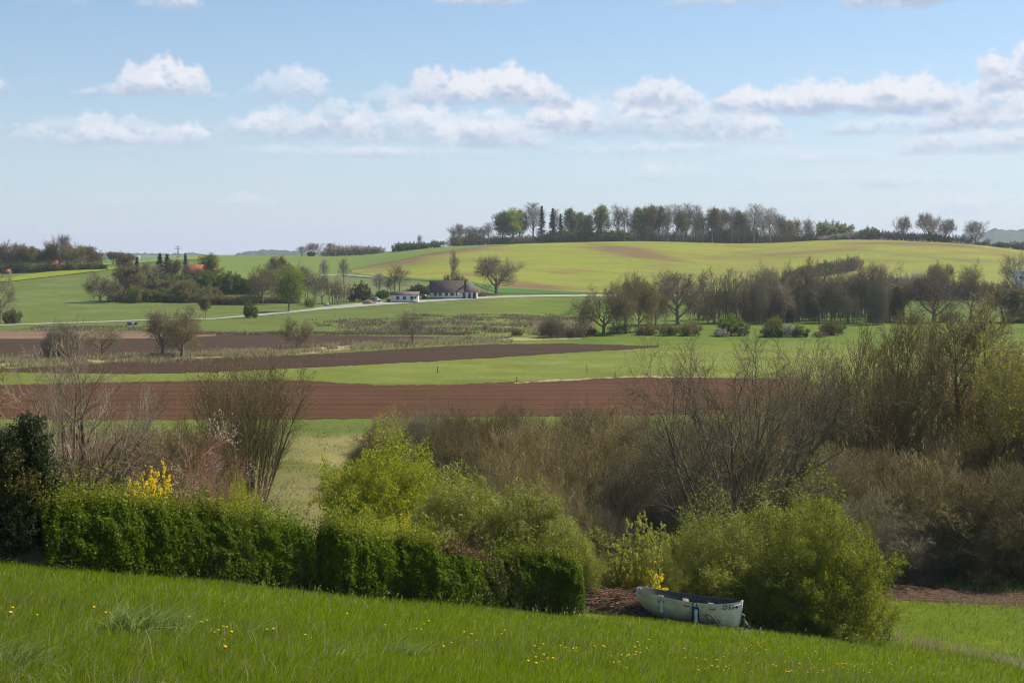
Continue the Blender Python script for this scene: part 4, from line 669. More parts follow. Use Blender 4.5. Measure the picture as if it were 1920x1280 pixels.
TH = [('brush_a',735,122,785,150,'greyish bare bush at the meadow side of the thicket'),('brush_d',800,118,778,120,'dark bare bush against the red field'),('brush_c',868,118,776,130,'ochre bare bush against the red field'),('brush_a',840,108,800,150,'grey brown bush in the middle of the thicket front'),('brush_c',945,116,772,150,'pale ochre bush beside the small poking tree'),
 ('brush_b',1000,102,798,190,'olive brown bush under the small poking tree'),('brush_b',1110,112,775,190,'olive bush along the back of the thicket'),('brush_a',1090,92,838,220,'large rounded brown bush behind the grey green willow bush'),('brush_b',1190,104,790,200,'brown bush left of the large bare tree'),('brush_a',970,88,862,200,'brown bush above the grey green willow bush'),
 ('brush_d',1190,86,880,200,'dark brown bush behind the sapling by the boat'),('brush_a',1275,96,800,200,'brown bush behind the large bare tree, on its left'),('brush_c',1350,104,775,200,'ochre brown bush behind the large bare tree'),('brush_a',1440,98,790,230,'wide brown bush behind the large bare tree, on its right'),('brush_d',1300,84,895,170,'dark low bush behind the left green bush'),
 ('brush_b',1520,92,850,220,'brown bush above the right green bush'),('brush_b',1640,92,855,220,'olive brown bush below the broad willow'),('brush_a',1730,90,872,260,'wide rounded brown bush beyond the dug soil'),('brush_b',1870,88,885,250,'brown bush beyond the dug soil near the picture edge'),('brush_c',1800,100,815,200,'ochre bush under the dark stemmed alder'),
 ('brush_c',1905,98,800,190,'ochre bush under the yellow green trees'),('brush_a',1990,90,860,260,'brown bush past the right edge'),('brush_d',1620,86,940,170,'dark low bush between the right green bush and the dug soil'),('brush_d',1800,88,955,170,'dark low bush at the edge of the dug soil'),('brush_d',1930,88,950,170,'dark low bush at the right edge of the dug soil'),
 ('brush_d',1700,87,975,150,'darkest low bush over the left end of the dug soil'),('brush_a',245,96,815,220,'thin grey bush behind the leaning fruit tree'),('brush_a',130,92,845,200,'grey bush behind the pale barked tree'),('brush_c',345,98,800,180,'thin ochre bush left of the vase shaped bush'),('brush_a',20,90,850,200,'grey bush at the left edge behind the conifer'),
 ('brush_d',270,66,915,160,'low purplish bush behind the yellow blossoms'),('brush_d',380,70,900,150,'low purplish bush behind the hedge'),('brush_a',1060,80,935,160,'low grey bush behind the willow bush'),('brush_d',1130,80,960,120,'dark bush with bare stems behind the gap in the hedge')]
for i, (tpl, px, Y, top, w, lab) in enumerate(TH): plant(tpl, px, Y, top, w, lab, None, 'bush', 'bush', rz=i*2.1)
LB = [('leafy_lime',725,70,846,215,'bright yellow green rounded bush in the centre'),('leafy_willow',870,64,902,210,'grey green willow bush beside the bright rounded one'),('leafy_willow',985,62,925,210,'grey green willow bush sloping down towards the hedge end'),('leafy_lime',700,58,980,190,'low yellow green growth just behind the hedge'),
 ('leafy_lime',443,47,932,120,'light green rounded bush growing up out of the hedge'),('leafy_b',1340,66,962,230,'olive leafed bush behind the boat'),('leafy_a',1535,66,934,225,'bright green leafed bush right of the boat'),('leafy_b',1442,67,958,270,'leafy bush between the two behind the boat'),
 ('leafy_a',560,62,985,130,'low green bush behind the hedge before the meadow'),('leafy_willow',1060,60,990,120,'last low part of the willow growth at the hedge end'),('leafy_b',1130,62,1072,90,'low leafy bush between hedge and brush heap'),('leafy_b',800,57,1000,160,'olive growth behind the hedge below the willow bush'),('leafy_b',1245,64,1040,110,'small leafy bush behind the stern of the boat')]
for i, (tpl, px, Y, top, w, lab) in enumerate(LB): plant(tpl, px, Y, top, w, lab, None, 'bush', 'bush', rz=i*1.7)
for tpl, px, Y, top, w, lab in [('forsythia',290,48,872,72,'yellow blossoming shrub behind the hedge under the pale tree'),('forsythia',250,47,905,60,'smaller yellow blossoming shrub left of the taller one'),('forsythia',757,60,962,40,'small orange yellow blossom sprig above the hedge'),('forsythia',1208,61.5,1040,62,'yellow blossoming shrub at the stern of the boat'),
    ('sprigs',1206,60.8,968,60,'thin young sapling with pale leaves above the boat'),('sprigs',1172,62,1010,70,'pale leafed young shrub beside the thin sapling'),('russet',600,58,962,130,'reddish brown shrub with pink buds behind the hedge'),('russet',660,57,975,90,'purplish shrub behind the hedge')]:
    plant(tpl, px, Y, top, w, lab, None, 'shrub', 'shrub', rz=px*.9)
plant('thuja', 62, 37, 782, 105, 'dark golden tipped conifer, tallest spire at the left edge', None, 'conifer', 'conifer', rz=1); plant('thuja', 8, 36, 812, 110, 'dark golden tipped conifer half cut by the left edge', None, 'conifer', 'conifer', rz=3); plant('thuja', 104, 38.5, 905, 70, 'low dark conifer spire touching the hedge', None, 'conifer', 'conifer', rz=5); plant('thuja', -60, 38, 800, 200, 'dark conifer past the left edge', None, 'conifer', 'conifer', rz=2)
plant('spruce', -12, 40, 760, 60, 'blue green spruce tip above the dark conifer', None, 'conifer', 'conifer')

# ---------------------------------------------------------------- the hedge along the lawn
def hedge(x0, x1, pts, depth, nleaf, leaf, mats, label, seed, top_extra=.35, eL=.5, eR=.5):
    """pts: (px, base py, top py)"""
    r = np.random.default_rng(seed); px = np.array([p[0] for p in pts], float); Yv = dist(px, [p[1] for p in pts]); hv = np.array([(p[1]-p[2]) for p in pts])*Yv/F
    n = nleaf; s = r.uniform(x0, x1, n); Yb = np.interp(s, px, Yv); h = np.interp(s, px, hv); x, y, z = at_d(s, Yb)
    x1_, y1_, _ = at_d(s+2, np.interp(s+2, px, Yv)); tx = x1_-x; ty = y1_-y; L = np.hypot(tx, ty); nx, ny = -ty/L, tx/L
    th = np.pi*r.random(n)**.85                  # 0 = front foot .. pi = back foot
    cx, cz = -np.cos(th), np.sin(th); ex = np.sign(cx)*np.abs(cx)**.55; ez = np.abs(cz)**.55
    P0 = np.stack([x+ex*nx, y+ex*ny, ez*h], 1); b1 = fbm(P0*.9, 60, 3); b2 = fbm(P0*3.2, 67, 3); k = .86+.34*(b1-.5)+.50*(b2-.5)-r.exponential(.07, n)
    endd = np.minimum(np.minimum((s-x0)/eL, (x1-s)/eR), 1)**.5
    fuzz = np.where((ez > .9) & (r.random(n) < .30), r.exponential(top_extra*.6, n), 0)
    d = ex*depth*k*np.clip(endd, .15, 1); zz = np.maximum(ez*h*(.80+k*.24)*np.clip(endd+.35, 0, 1)+fuzz+r.normal(size=n)*.02, .03)
    C = np.stack([x+nx*(d+depth), y+ny*(d+depth), z+zz], 1); nb = nrm(np.stack([nx*ex, ny*ex, ez], 1))
    C = C+r.normal(size=C.shape)*.02; V, f = quads(C, np.full(n, leaf), r, .75, nb, .5)
    o = empty('hedge', tuple(C.mean(0)*[1, 1, 0]+[0, 0, float(z.mean())])); props(o, label, 'hedge')
    mi = np.where(fuzz > .05, 1, 0) if len(mats) == 2 else r.integers(0, 3, n); off = np.array(o.location)
    link('foliage', np_mesh('hedge_foliage', V-off, [f], mats, mi), o)
    q = r.uniform(x0+4, x1-4, int((x1-x0)*.9)); Yq = np.interp(q, px, Yv); xq, yq, zq = at_d(q, Yq); hq = np.interp(q, px, hv)
    p0 = np.stack([xq+nx[0]*depth*1.0, yq+ny[0]*depth, zq-.05], 1)+r.normal(size=(len(q), 3))*[.15, .15, 0]
    d0 = nrm(np.stack([r.normal(size=len(q))*.35, r.normal(size=len(q))*.35, np.ones(len(q))], 1)); S1 = curve(p0, d0, hq*.8, 6, .05, .15, r), radii(np.full(len(q), .022), 6, .3)
    S2 = kids(*S1, 9, .15, 1, .55, .8, 4, .05, .2, .5, r, rmin=.003); v, f, _ = join([(*tube(*S1, 5), 0), (*tube(*S2, 3), 0)])
    link('stems', np_mesh('hedge_stems', v-off, [np.concatenate(f)], [B_dark]), o); return o
HP = [(60,1066,962),(90,1070,958),(140,1074,948),(200,1079,944),(260,1084,950),(330,1090,958),(400,1096,962),(440,1100,965),(500,1105,984),(560,1111,999),(600,1115,1003),(640,1120,1006),(700,1126,1010),(760,1131,1018),(830,1138,1032),(880,1142,1038),(930,1147,1052),(960,1150,1050),(1000,1154,1042),(1050,1158,1046),(1085,1161,1058),(1120,1164,1085)]
hedge(78, 356, HP, .95, 105000, .062, [L_hedge, L_green], 'tallest leafy section of the clipped hedge, beside the dark conifer', 61, .3, 5, .5)
hedge(344, 512, HP, .95, 62000, .064, [L_hedge, L_green], 'hedge section under the light green rounded bush', 62, .4)
hedge(496, 618, HP, .95, 40000, .062, [L_hedge, L_hedge], 'darker recessed section of the hedge', 63, .4)
hedge(600, 872, HP, .95, 90000, .068, [L_hedge, L_green], 'long hedge section with yellow green shoots on top', 64, .45)
hedge(846, 944, HP, .8, 30000, .07, [L_hedge, L_brown], 'short hedge section beside the brown leafed gap', 65, .35)
hedge(920, 982, HP, .6, 12000, .07, [L_brown, L_hedge, L_hedge], 'brown leafed gap in the hedge', 66, .1)
hedge(955, 1110, HP, .95, 52000, .068, [L_hedge, L_green], 'rounded last section of the hedge towards the boat', 67, .4, .5, 16)
# ---------------------------------------------------------------- grass
def blades(name, x, y, h, w, mats, label, mi=None, lean=.35, seed=1, off=(.8, -.3), zoff=0, kind='stuff', cat=None, root=None):
    r = np.random.default_rng(seed); n = len(x); z = H(x, y)+zoff; a = r.uniform(0, 6.283, n); P = np.stack([x, y, z-.01], 1)
    u = np.stack([np.cos(a), np.sin(a), 0*a], 1); ld = np.stack([r.normal(size=n)+off[0], r.normal(size=n)+off[1], 0*a], 1)*lean*(h*r.uniform(.2, 1.3, n))[:, None]
    up = np.array([0, 0, 1.0]); hw = (w*.5)[:, None]; m = P+up*(h*.55)[:, None]+ld*.35; t = P+up*(h*r.uniform(.75, 1, n))[:, None]+ld
    V = np.stack([P-u*hw, P+u*hw, m+u*hw*.75, m-u*hw*.75, t], 1).reshape(-1, 3); i = np.arange(n)[:, None]*5
    q = np.concatenate([i, i+1, i+2, i+3], 1); tr = np.concatenate([i+3, i+2, i+4], 1)
    o = link(name, np_mesh(name, V, [q, tr], mats, None if mi is None else np.concatenate([mi, mi]))); return props(o, label, cat, kind=kind)
G_a = leafm('lawn_grass', (.13, .195, .002), (.23, .30, .006), .48, (.175, .225, .003)); G_b = leafm('yellowish_grass', (.15, .19, .012), (.22, .26, .03), .4); G_s = leafm('dry_straw', (.36, .30, .16), (.52, .44, .26), .35); G_t = leafm('bluish_tussock_grass', (.15, .23, .03), (.40, .46, .14), .45, None, .85)
G_o = leafm('olive_meadow_grass', (.13, .15, .03), (.22, .22, .06), .35); G_r = leafm('brown_rushes', (.12, .085, .06), (.22, .16, .11), .25)
rg = np.random.default_rng(99)
def polar(n, u0, u1, y0, y1, p=2.0):
    """random spots between two distances, thinning with distance like 1/d^p"""
    q = rg.random(n); Y = (y0**(1-p)+q*(y1**(1-p)-y0**(1-p)))**(1/(1-p)) if p != 1 else y0*(y1/y0)**q
    u = rg.uniform(u0, u1, n); return np.stack([(u-960)/F*Y, Y])
hy_px = np.array([p[0] for p in HP]+[1200, 1400, 1600, 1700, 3000], float); hy = np.concatenate([dist([p[0] for p in HP], [p[1] for p in HP])+.8, [61, 64, 68, 80, 84]])
x, y = polar(560000, -420, 2350, 9, 84, 1.6); u = x/y*F+960; ok = (y < np.interp(u, hy_px, hy)); x, y = x[ok], y[ok]; u = u[ok]
nn = fbm(np.stack([x/2.2, y/2.2, 0*x], 1), 71, 3); n2 = fbm(np.stack([x/9, y/9, 0*x], 1), 75, 2)
h = (.08+.26*nn)*rg.uniform(.6, 1.3, len(x))*(.8+.5*n2); w = np.maximum(.0055, y*.00038)*rg.uniform(.7, 1.4, len(x))
mi = np.where(rg.random(len(x)) < .08+.55*np.clip((nn+n2-1.0)*5, 0, 1), 1, 0); mi = np.where(rg.random(len(x)) < .045, 2, mi); blades('grass', x, y, h, w, [G_a, G_b, G_s], 'long green lawn grass covering the near slope', mi)
x, y = polar(16000, -420, 2350, 9, 70, 1.5); u = x/y*F+960; ok = (y < np.interp(u, hy_px, hy)-.6) & (fbm(np.stack([x/3, y/3, 0*x], 1), 90, 3) > .5); x, y = x[ok], y[ok]
blades('grass_stalks', x, y, rg.uniform(.28, .52, len(x)), np.maximum(.006, y*.0003)*rg.uniform(.7, 1.3, len(x)), [G_b, G_s], 'taller pale grass stalks scattered through the lawn', (rg.random(len(x)) < .4).astype(int), .6, 12)
# dry stalks in the grass near the dug soil, and ragged grass at its edges
def clump(cx, cy, n, rad, h, wd, seed, lean=.6):
    r = np.random.default_rng(seed); a = r.uniform(0, 6.283, n); q = r.random(n)**.7*rad; return cx+np.cos(a)*q, cy+np.sin(a)*q
def band(pts, n, hh, ww, mats, name, label, seed, spread=1.0, lean=.4, pm=None):
    r = np.random.default_rng(seed); px = np.array([p[0] for p in pts], float); Y = dist(px, [p[1] for p in pts]); s = r.uniform(px[0], px[-1], n); c = fbm(np.stack([s/9, 0*s, 0*s], 1), seed, 3); s = s[c > r.uniform(.2, .7, n)]
    Yv = np.interp(s, px, Y)+r.normal(size=len(s))*spread; x, y, _ = at_d(s, Yv); m = r.integers(0, len(mats), len(s)) if pm is None else (r.random(len(s)) < pm).astype(int)
    return blades(name, x, y, hh*r.uniform(.5, 1.2, len(s)), np.full(len(s), ww)*r.uniform(.6, 1.4, len(s)), mats, label, m, lean, seed)
band([(1640,1192),(1700,1204),(1780,1222),(1860,1240),(1940,1262),(2050,1290)], 5000, .62, .013, [G_s, G_b], 'dry_grass', 'pale dry grass stalks standing in the lawn near the right corner', 3, .8, .5, .15)
band([(1640,1118),(1720,1122),(1800,1128),(1900,1136),(2050,1146)], 3500, .28, .022, [G_s, G_r], 'dry_grass', 'reddish dry grass fringe in front of the dug soil', 4, .6, .5, .3)
band([(1620,1088),(1700,1090),(1800,1098),(1920,1104),(2050,1108)], 2500, .35, .025, [G_s, G_o], 'dry_grass', 'dry grass fringe behind the dug soil', 5, 1.2, .5, .6)
band([(1085,1082),(1130,1084),(1200,1085)], 2500, .5, .03, [G_s, G_r], 'dry_grass', 'brown dead grass seen through the gap by the hedge end', 6, 1.5, .5, .4)
# rough meadow between lawn and red field
x, y = polar(150000, -300, 2300, 56, 164, 1.6); u = x/y*F+960; ok = y > np.interp(u, hy_px, hy)+1.5; ok &= fbm(np.stack([x/3, y/3, 0*x], 1), 80, 3) > .42; x, y, u = x[ok], y[ok], u[ok]
st_ = (np.abs(u-640) < 130) & (fbm(np.stack([x/7, y/7, 0*x], 1), 5, 3) > .45) | (fbm(np.stack([x/5, y/9, 0*x], 1), 85, 3) > .60)
blades('meadow_grass', x, y, rg.uniform(.08, .32, len(x))*(1+.4*st_), y*.0004*rg.uniform(.6, 1.4, len(x)), [G_o, G_s], 'rough tussocky meadow grass between thicket and red field', np.where(st_ & (rg.random(len(x)) < .7), 1, 0), .5, 3)
# rushes in the valley meadow
def rushes(n, us, vs, seed, label, hh, cl, name='rushes', m=(G_r, G_s), pm=.35, ww=.12, nb=14, rad=.9, thr=.5):
    r = np.random.default_rng(seed); u = r.uniform(*us, n); v = vs[0]+(vs[1]-vs[0])*r.random(n)+(vs[2] if len(vs) > 2 else 0)*(u-us[0]); k = fbm(np.stack([u/cl, v/2.2, 0*u], 1), seed, 3) > thr; u, v = u[k], v[k]
    tb = np.arange(575, 700, .5); Yt = dist(np.full(len(tb), 800), tb); Y = np.interp(v, tb, Yt); x, y, _ = at_d(u, Y); x = np.repeat(x, nb)+r.normal(size=len(x)*nb)*rad; y = np.repeat(y, nb)+r.normal(size=len(y)*nb)*rad*.6
    blades(name, x, y, hh*r.uniform(.5, 1.2, len(x)), ww*r.uniform(.6, 1.4, len(x)), list(m), label, (r.random(len(x)) < pm).astype(int), .4, seed)
rushes(1500, (640, 1110), (598, 624), 21, 'brown rush tussocks in bands across the wet meadow below the farmhouse', .8, 50, thr=.47)
rushes(900, (760, 1100), (590, 600), 22, 'brown rush tussocks just below the road', .55, 40, thr=.52)
rushes(260, (560, 740), (600, 614), 23, 'scattered dark rush tussocks in the green meadow', .7, 12, pm=.1, thr=.56, nb=10)
rushes(1500, (330, 900), (624, 628), 24, 'line of dark tussocks along the ploughed field edge', .6, 14, pm=.25, thr=.46)
rushes(800, (1000, 1105), (606, 628), 25, 'pale purple reed bed before the hedgerow', 1.3, 60, pm=.75, thr=.35)
rushes(1200, (60, 330), (612, 620), 26, 'tufts along the field edge below the gravel road', .5, 14, pm=.3, thr=.5)
def bankreeds():
    r = np.random.default_rng(31); pts = [(-100,681),(60,679),(260,674),(380,668),(500,662),(620,653),(720,648),(860,641),(960,637)]; px = np.array([p[0] for p in pts], float); Y = dist(px, [p[1] for p in pts]); s = r.uniform(-100, 960, 42000)
    x, y, _ = at_d(s, np.interp(s, px, Y)+r.normal(size=len(s))*5); k = fbm(np.stack([x/5, y/5, 0*x], 1), 32, 3) > .46; x, y = x[k], y[k]
    blades('dry_reeds', x, y, r.uniform(.5, 1.3, len(x)), r.uniform(.05, .14, len(x)), [G_s, G_o], 'pale dry reeds on the bank between the two dark fields', (r.random(len(x)) < .25).astype(int), .4, 33)
bankreeds()
# tussocks and weeds on the lawn
for i, (px, py, rad, h, n, lab) in enumerate([(247,1196,.36,.46,520,'large bluish green tussock on the lawn, its blades bent over'),(300,1192,.34,.40,380,'second bluish tussock touching the large one'),(755,1232,.30,.30,220,'loose grey green tussock at the middle of the lawn'),(8,1262,.35,.34,260,'bluish tussock in the lower left corner'),(1882,1246,.45,.42,260,'dark green tussock among the dry stalks'),(450,1196,.14,.32,50,'few pale blades bent over the dandelions'),(620,1240,.12,.35,40,'pale upright blades on the lawn')]):
    Y = float(dist(px, py)[0]); x0, y0, z0 = [float(v) for v in at_d(px, Y)]; r = np.random.default_rng(200+i); a = r.uniform(0, 6.283, n); q = r.random(n)**.6*rad; x = x0+np.cos(a)*q; y = y0+np.sin(a)*q
    o = blades('grass_tussock', x, y, h*r.uniform(.5, 1.15, n), np.full(n, .02), [G_t], lab, None, .75, 300+i, (.9, 0), kind=None, cat='grass tussock')
# dandelions
M_dand = plain('dandelion_yellow', (.85, .50, .005), (.75, .38, .002), .8); M_stem = plain('dandelion_stem', (.12, .2, .03))
mb = MB(); a = np.arange(10)/10*2*math.pi
prof = [(0, .245), (.012, .247), (.019, .252), (.021, .260), (.012, .268), (0, .270)]
V = [(q*math.cos(t), q*math.sin(t), z) for q, z in prof for t in a]; f = [(i*10+j, i*10+(j+1) % 10, (i+1)*10+(j+1) % 10, (i+1)*10+j) for i in range(5) for j in range(10)]
me_h = MB().add(V, f).mesh('dandelion_flower', M_dand, True); me_s = MB().tube([(0, 0, 0), (.004, 0, .12), (0, 0, .248)], .0035, 5).mesh('dandelion_stalk', M_stem)
def dandelion(px, py):
    Y = float(dist(px, py)[0]); x, y, z = [float(v) for v in at_d(px, Y)]; k = PR.uniform(.7, 1.1); o = empty('dandelion', (x, y, z-.03), PR.uniform(0, 6.28), (k*1.15, k*1.15, k*PR.uniform(.9, 1.15)))
    props(o, 'yellow dandelion flower in the long lawn grass', 'dandelion', 'dandelions in the lawn'); link('flower', me_h, o); link('stalk', me_s, o)
DP = [(24,1172),(20,1188),(70,1174),(176,1170),(198,1180),(340,1198),(354,1190),(378,1190),(388,1188),(402,1205),(410,1203),(418,1193),(425,1204),(420,1218),(434,1219),(500,1205),(512,1207),(422,1259),(572,1214),(650,1173),(420,1144),(535,1155),
 (722,1196),(757,1166),(768,1196),(780,1198),(790,1198),(795,1184),(804,1187),(870,1210),(877,1212),(884,1214),(893,1219),(906,1226),(846,1227),(831,1238),(940,1204),(946,1203),(1002,1236),(1010,1236),(1018,1234),(1027,1242),(990,1266),(1004,1260),(1018,1259),(1026,1257),(1036,1261),(1005,1270),(1060,1231),(1068,1235),(1074,1236),(1080,1236),(1079,1240),(1050,1232),(1070,1209),(1160,1259),(1175,1249),(1192,1242),(1200,1243),(1218,1216),(1190,1235),(1133,1236),(1146,1250),(1165,1250),(1178,1250),(1190,1250),(1212,1239),(1220,1224),
 (1215,1214),(1195,1222),(1281,1228),(1292,1238),(1150,1262),(1310,1273),(1322,1271),(1334,1274),(1345,1272),(1356,1272),(1396,1276),(1305,1252),(1251,1263)]
r = random.Random(8)
for _ in range(60): DP.append((1340+570*r.random()**.8, 1218+60*r.random()**.8))
for _ in range(22): DP.append((1430+r.gauss(0, 45), 1226+r.gauss(0, 8)))
for _ in range(22): DP.append((1560+r.gauss(0, 50), 1266+r.gauss(0, 7)))
for _ in range(22): DP.append((r.uniform(980, 1400), r.uniform(1215, 1278)))
for px, py in DP: dandelion(px, py)
# ---------------------------------------------------------------- the boat on its trailer
P_white = plain('old_white_boat_paint', (.76, .70, .73), (.57, .53, .55), .45, 2.5, .4); P_in = plain('grey_boat_inside', (.10, .095, .09), (.06, .058, .055), .8, 4)
P_rim = plain('black_rubber', (.025, .024, .026), (.05, .048, .05), .6, 6); P_steel = plain('dull_galvanised_steel', (.24, .25, .26), (.14, .14, .14), .5, 8, .5, .6); P_tyre = plain('tyre_rubber', (.02, .02, .02), (.035, .033, .03), .85, 9)
P_wood = plain('weathered_wood', (.25, .20, .15), (.15, .12, .09), .85, 6); P_blue = plain('dark_blue_cloth', (.015, .03, .09), (.02, .05, .11), .8, 5); P_fend = plain('white_fender_vinyl', (.62, .62, .58), (.5, .5, .46), .5, 6); P_grn = plain('dark_green_lettering', (.01, .035, .03), (.012, .04, .03), .6)
BY_ = 57.5; bx_, by2, bz = [float(v) for v in at_d(1284, BY_)]; bz -= .24; SL = math.atan(.126)
TR = empty('boat_trailer', (bx_, by2, bz), 0); TR.rotation_euler = (0, SL, 0); props(TR, 'low steel boat trailer standing in the long grass under the boat', 'trailer')
BT = empty('boat', (bx_, by2, bz), 0); BT.rotation_euler = (math.radians(-3), SL, math.radians(-5)); props(BT, 'old white open wooden boat lettered D334, parked beside the leafy bushes', 'boat')
LH = 2.14
def hb(s): return .84*np.where(s > 0, np.maximum(1-np.abs(s)**2.2, 0)**.75, np.maximum(1-np.abs(s)**2.5, 0)**.55)+.03
def sheer(s): return 1.36+.13*s*s+.07*np.maximum(s, 0)**3
def keel(s): return .42+.10*np.maximum(s, 0)**8+.70*(np.maximum(-s-.30, 0)/.70)**2.4
def hully(s, z, inset=0):
    t = np.clip((z-keel(s))/(sheer(s)-keel(s)), 0, 1); return np.maximum(hb(s)-inset, .004)*t**np.where(np.abs(s) > .7, .62, .42)
s_ = np.sin(np.linspace(-math.pi/2, math.pi/2, 49)); t_ = np.linspace(0, 1, 15)**1.6
def shell(inset, lift):
    V = []
    for s in s_:
        zs = keel(s)+lift+(sheer(s)-keel(s)-lift)*t_; y = hully(s, zs-lift*(1-t_), inset)
        V += [(s*(LH-inset), -a, b) for a, b in zip(y[::-1], zs[::-1])]+[(s*(LH-inset), a, b) for a, b in zip(y[1:], zs[1:])]
    m = len(t_)*2-1; return np.array(V), [(i*m+j, i*m+j+1, (i+1)*m+j+1, (i+1)*m+j) for i in range(len(s_)-1) for j in range(m-1)]
v, f = shell(0, 0); MB().add(v, f).obj('hull', P_white, BT, True)
v, f = shell(.035, .04); MB().add(v, [q[::-1] for q in f]).obj('inside_planking', P_in, BT, True)
rim = [(s*LH, -hb(s)-.012, sheer(s)+.01) for s in s_]+[(s*LH, hb(s)+.012, sheer(s)+.01) for s in s_[::-1]]
MB().tube(rim+rim[:1], .048, 8, False).obj('gunwale', P_rim, BT, True)
rb = MB()
for sg in (-1, 1): rb.tube([(s*LH, sg*(hb(s)+.002), sheer(s)-.13) for s in s_[3:-3]], .012, 6)
rb.obj('rubbing_strake', P_white, BT, True)
dots = MB()
for s in np.linspace(-.85, .62, 13):
    zz = sheer(s)-.19; dots.tube([(s*LH, -hully(s, zz)-.016, zz), (s*LH, -hully(s, zz)+.02, zz)], .016, 8)
dots.obj('bolt_row', P_rim, BT)
st = MB().box((LH+.012, 0, 1.09), (.075, .07, .98)); st.tube([(LH, 0, .66), (LH-.15, 0, .50), (LH-.7, 0, .415), (0, 0, .395), (-.3*LH, 0, .40), (-.6*LH, 0, float(keel(-.6))-.02), (-.8*LH, 0, float(keel(-.8))-.02), (-LH, 0, float(keel(-1.))-.02), (-LH-.01, 0, 1.45)], .035, 6); st.obj('stem_post', P_white, BT)
for xx, wd in ((-1.15, .28), (-.1, .25), (.95, .25)): MB().box((xx, 0, 1.16), (wd, 2*float(hb(xx/LH))-.1, .035)).obj('thwart', P_wood, BT)
MB().box((-LH+.13, 0, 1.36), (.07, .55, .16)).obj('stern_board', P_wood, BT)
tcv = bpy.data.curves.new('lettering', 'FONT'); tcv.body = 'D334'; tcv.size = .26; tcv.space_character = 1.12; tcv.offset = .006
to = bpy.data.objects.new('lettering', tcv); S.collection.objects.link(to); dg = bpy.context.evaluated_depsgraph_get(); tm = bpy.data.meshes.new_from_object(to.evaluated_get(dg)); bpy.data.objects.remove(to)
x0_ = 1.36
for vv in tm.vertices:
    X_, Z_ = x0_+vv.co.x, 1.19+vv.co.y+(vv.co.x)*.075; vv.co = (X_, -float(hully(min(X_/LH, .999), Z_))-.012, Z_)
tm.materials.clear(); tm.materials.append(P_grn); link('lettering', tm, BT)
# loops of rope with fenders
def fender(px_s, z0, mt, lab, r=.085, ln=.42, nm='fender', tilt=0):
    yv = -float(hully(px_s, 1.0))-.10; M = BT.matrix_basis; o = empty(nm, M @ Vector((px_s*LH, yv, z0)), 0); props(o, lab, 'fender')
    MB().tube([(0, 0, -ln/2-.04), (0, 0, -ln/2), (0, 0, -ln/2+.05), (0, 0, ln/2-.05), (0, 0, ln/2), (0, 0, ln/2+.05)], [.03, r*.75, r, r, r*.75, .025], 12).obj('body', mt, o, True)
    MB().tube([(0, 0, ln/2+.04), (0, .02, float(sheer(px_s))-z0-.1), (0, .10, float(sheer(px_s))-z0+.03)], .014, 6).obj('rope', P_rim, o)
fender(.145, .80, P_fend, 'white cylindrical fender hanging low against the middle of the hull', .085, .52)
fender(-.52, .95, P_fend, 'grubby pale fender hanging near the stern over the wheel', .065, .46)
yv = -float(hully(.10, 1.1))-.07; o = empty('cloth_cover', BT.matrix_basis @ Vector((.10*LH, yv, 1.38)), 0); props(o, 'dark blue cloth draped over the boat side beside the white fender', 'cloth')
r = np.random.default_rng(4); gx = np.linspace(-.13, .13, 12); gz = np.linspace(.06, -.85, 22); V = [(a*(1+.35*max(0, -b)), -.02-.05*math.sin(a*40+b*3)*.6-.03*math.sin(b*9), b) for b in gz for a in gx]; MB().add(V, [(j*12+i, j*12+i+1, (j+1)*12+i+1, (j+1)*12+i) for j in range(21) for i in range(11)]).obj('cloth', P_blue, o, True)
# trailer parts
fr = MB()
for sg in (-1, 1): fr.box((.05, sg*.42, .30), (4.0, .07, .09)); fr.tube([(2.0, sg*.42, .30), (2.75, 0, .28)], .04, 6)
fr.box((2.95, 0, .28), (.7, .08, .08)); [fr.box((a, 0, .295), (.07, .9, .07)) for a in (-1.9, -.9, .3, 1.6)]; fr.tube([(-.95, -.95, .26), (-.95, .95, .26)], .035, 8); fr.obj('frame', P_steel, TR)
for sg in (-1, 1):
    wh = MB(); prof = [(.12, -.07), (.25, -.085), (.29, -.06), (.30, 0), (.29, .06), (.25, .085), (.12, .07)]; A = np.arange(24)/24*2*math.pi
    V = [(q*math.cos(t)-.95, w+sg*.98, q*math.sin(t)+.28) for q, w in prof for t in A]; wh.add(V, [(i*24+j, i*24+(j+1) % 24, (i+1)*24+(j+1) % 24, (i+1)*24+j) for i in range(6) for j in range(24)]); w_o = wh.obj('wheel', P_tyre, TR, True)
    MB().tube([(-.95, sg*.98-.05, .28), (-.95, sg*.98+.05, .28)], .135, 16).obj('rim', P_steel, w_o)
    mg = MB(); T2 = np.linspace(.15, math.pi-.15, 12); V = [(-.95+.37*math.cos(t), sg*.98+w, .28+.37*math.sin(t)) for t in T2 for w in (-.11, .11)]; V += [(-.95+.355*math.cos(t), sg*.98+w, .28+.355*math.sin(t)) for t in T2 for w in (-.11, .11)]
    mg.add(V, [(2*i, 2*i+1, 2*i+3, 2*i+2) for i in range(11)]+[(24+2*i, 26+2*i, 27+2*i, 25+2*i) for i in range(11)]+[(2*i, 2*i+2, 26+2*i, 24+2*i) for i in range(11)]+[(2*i+1, 25+2*i, 27+2*i, 2*i+3) for i in range(11)]).obj('mudguard', P_steel, TR, True)
for a in (-1.0, 1.1):
    sp_ = MB()
    for sg in (-1, 1): sp_.tube([(a, sg*.42, .33), (a, sg*.62, .62)], .028, 6); sp_.box((a, sg*.63, .68), (.35, .06, .16), 0)
    sp_.box((a, 0, .36), (.06, 1.0, .06)); sp_.obj('cradle', P_wood, TR)
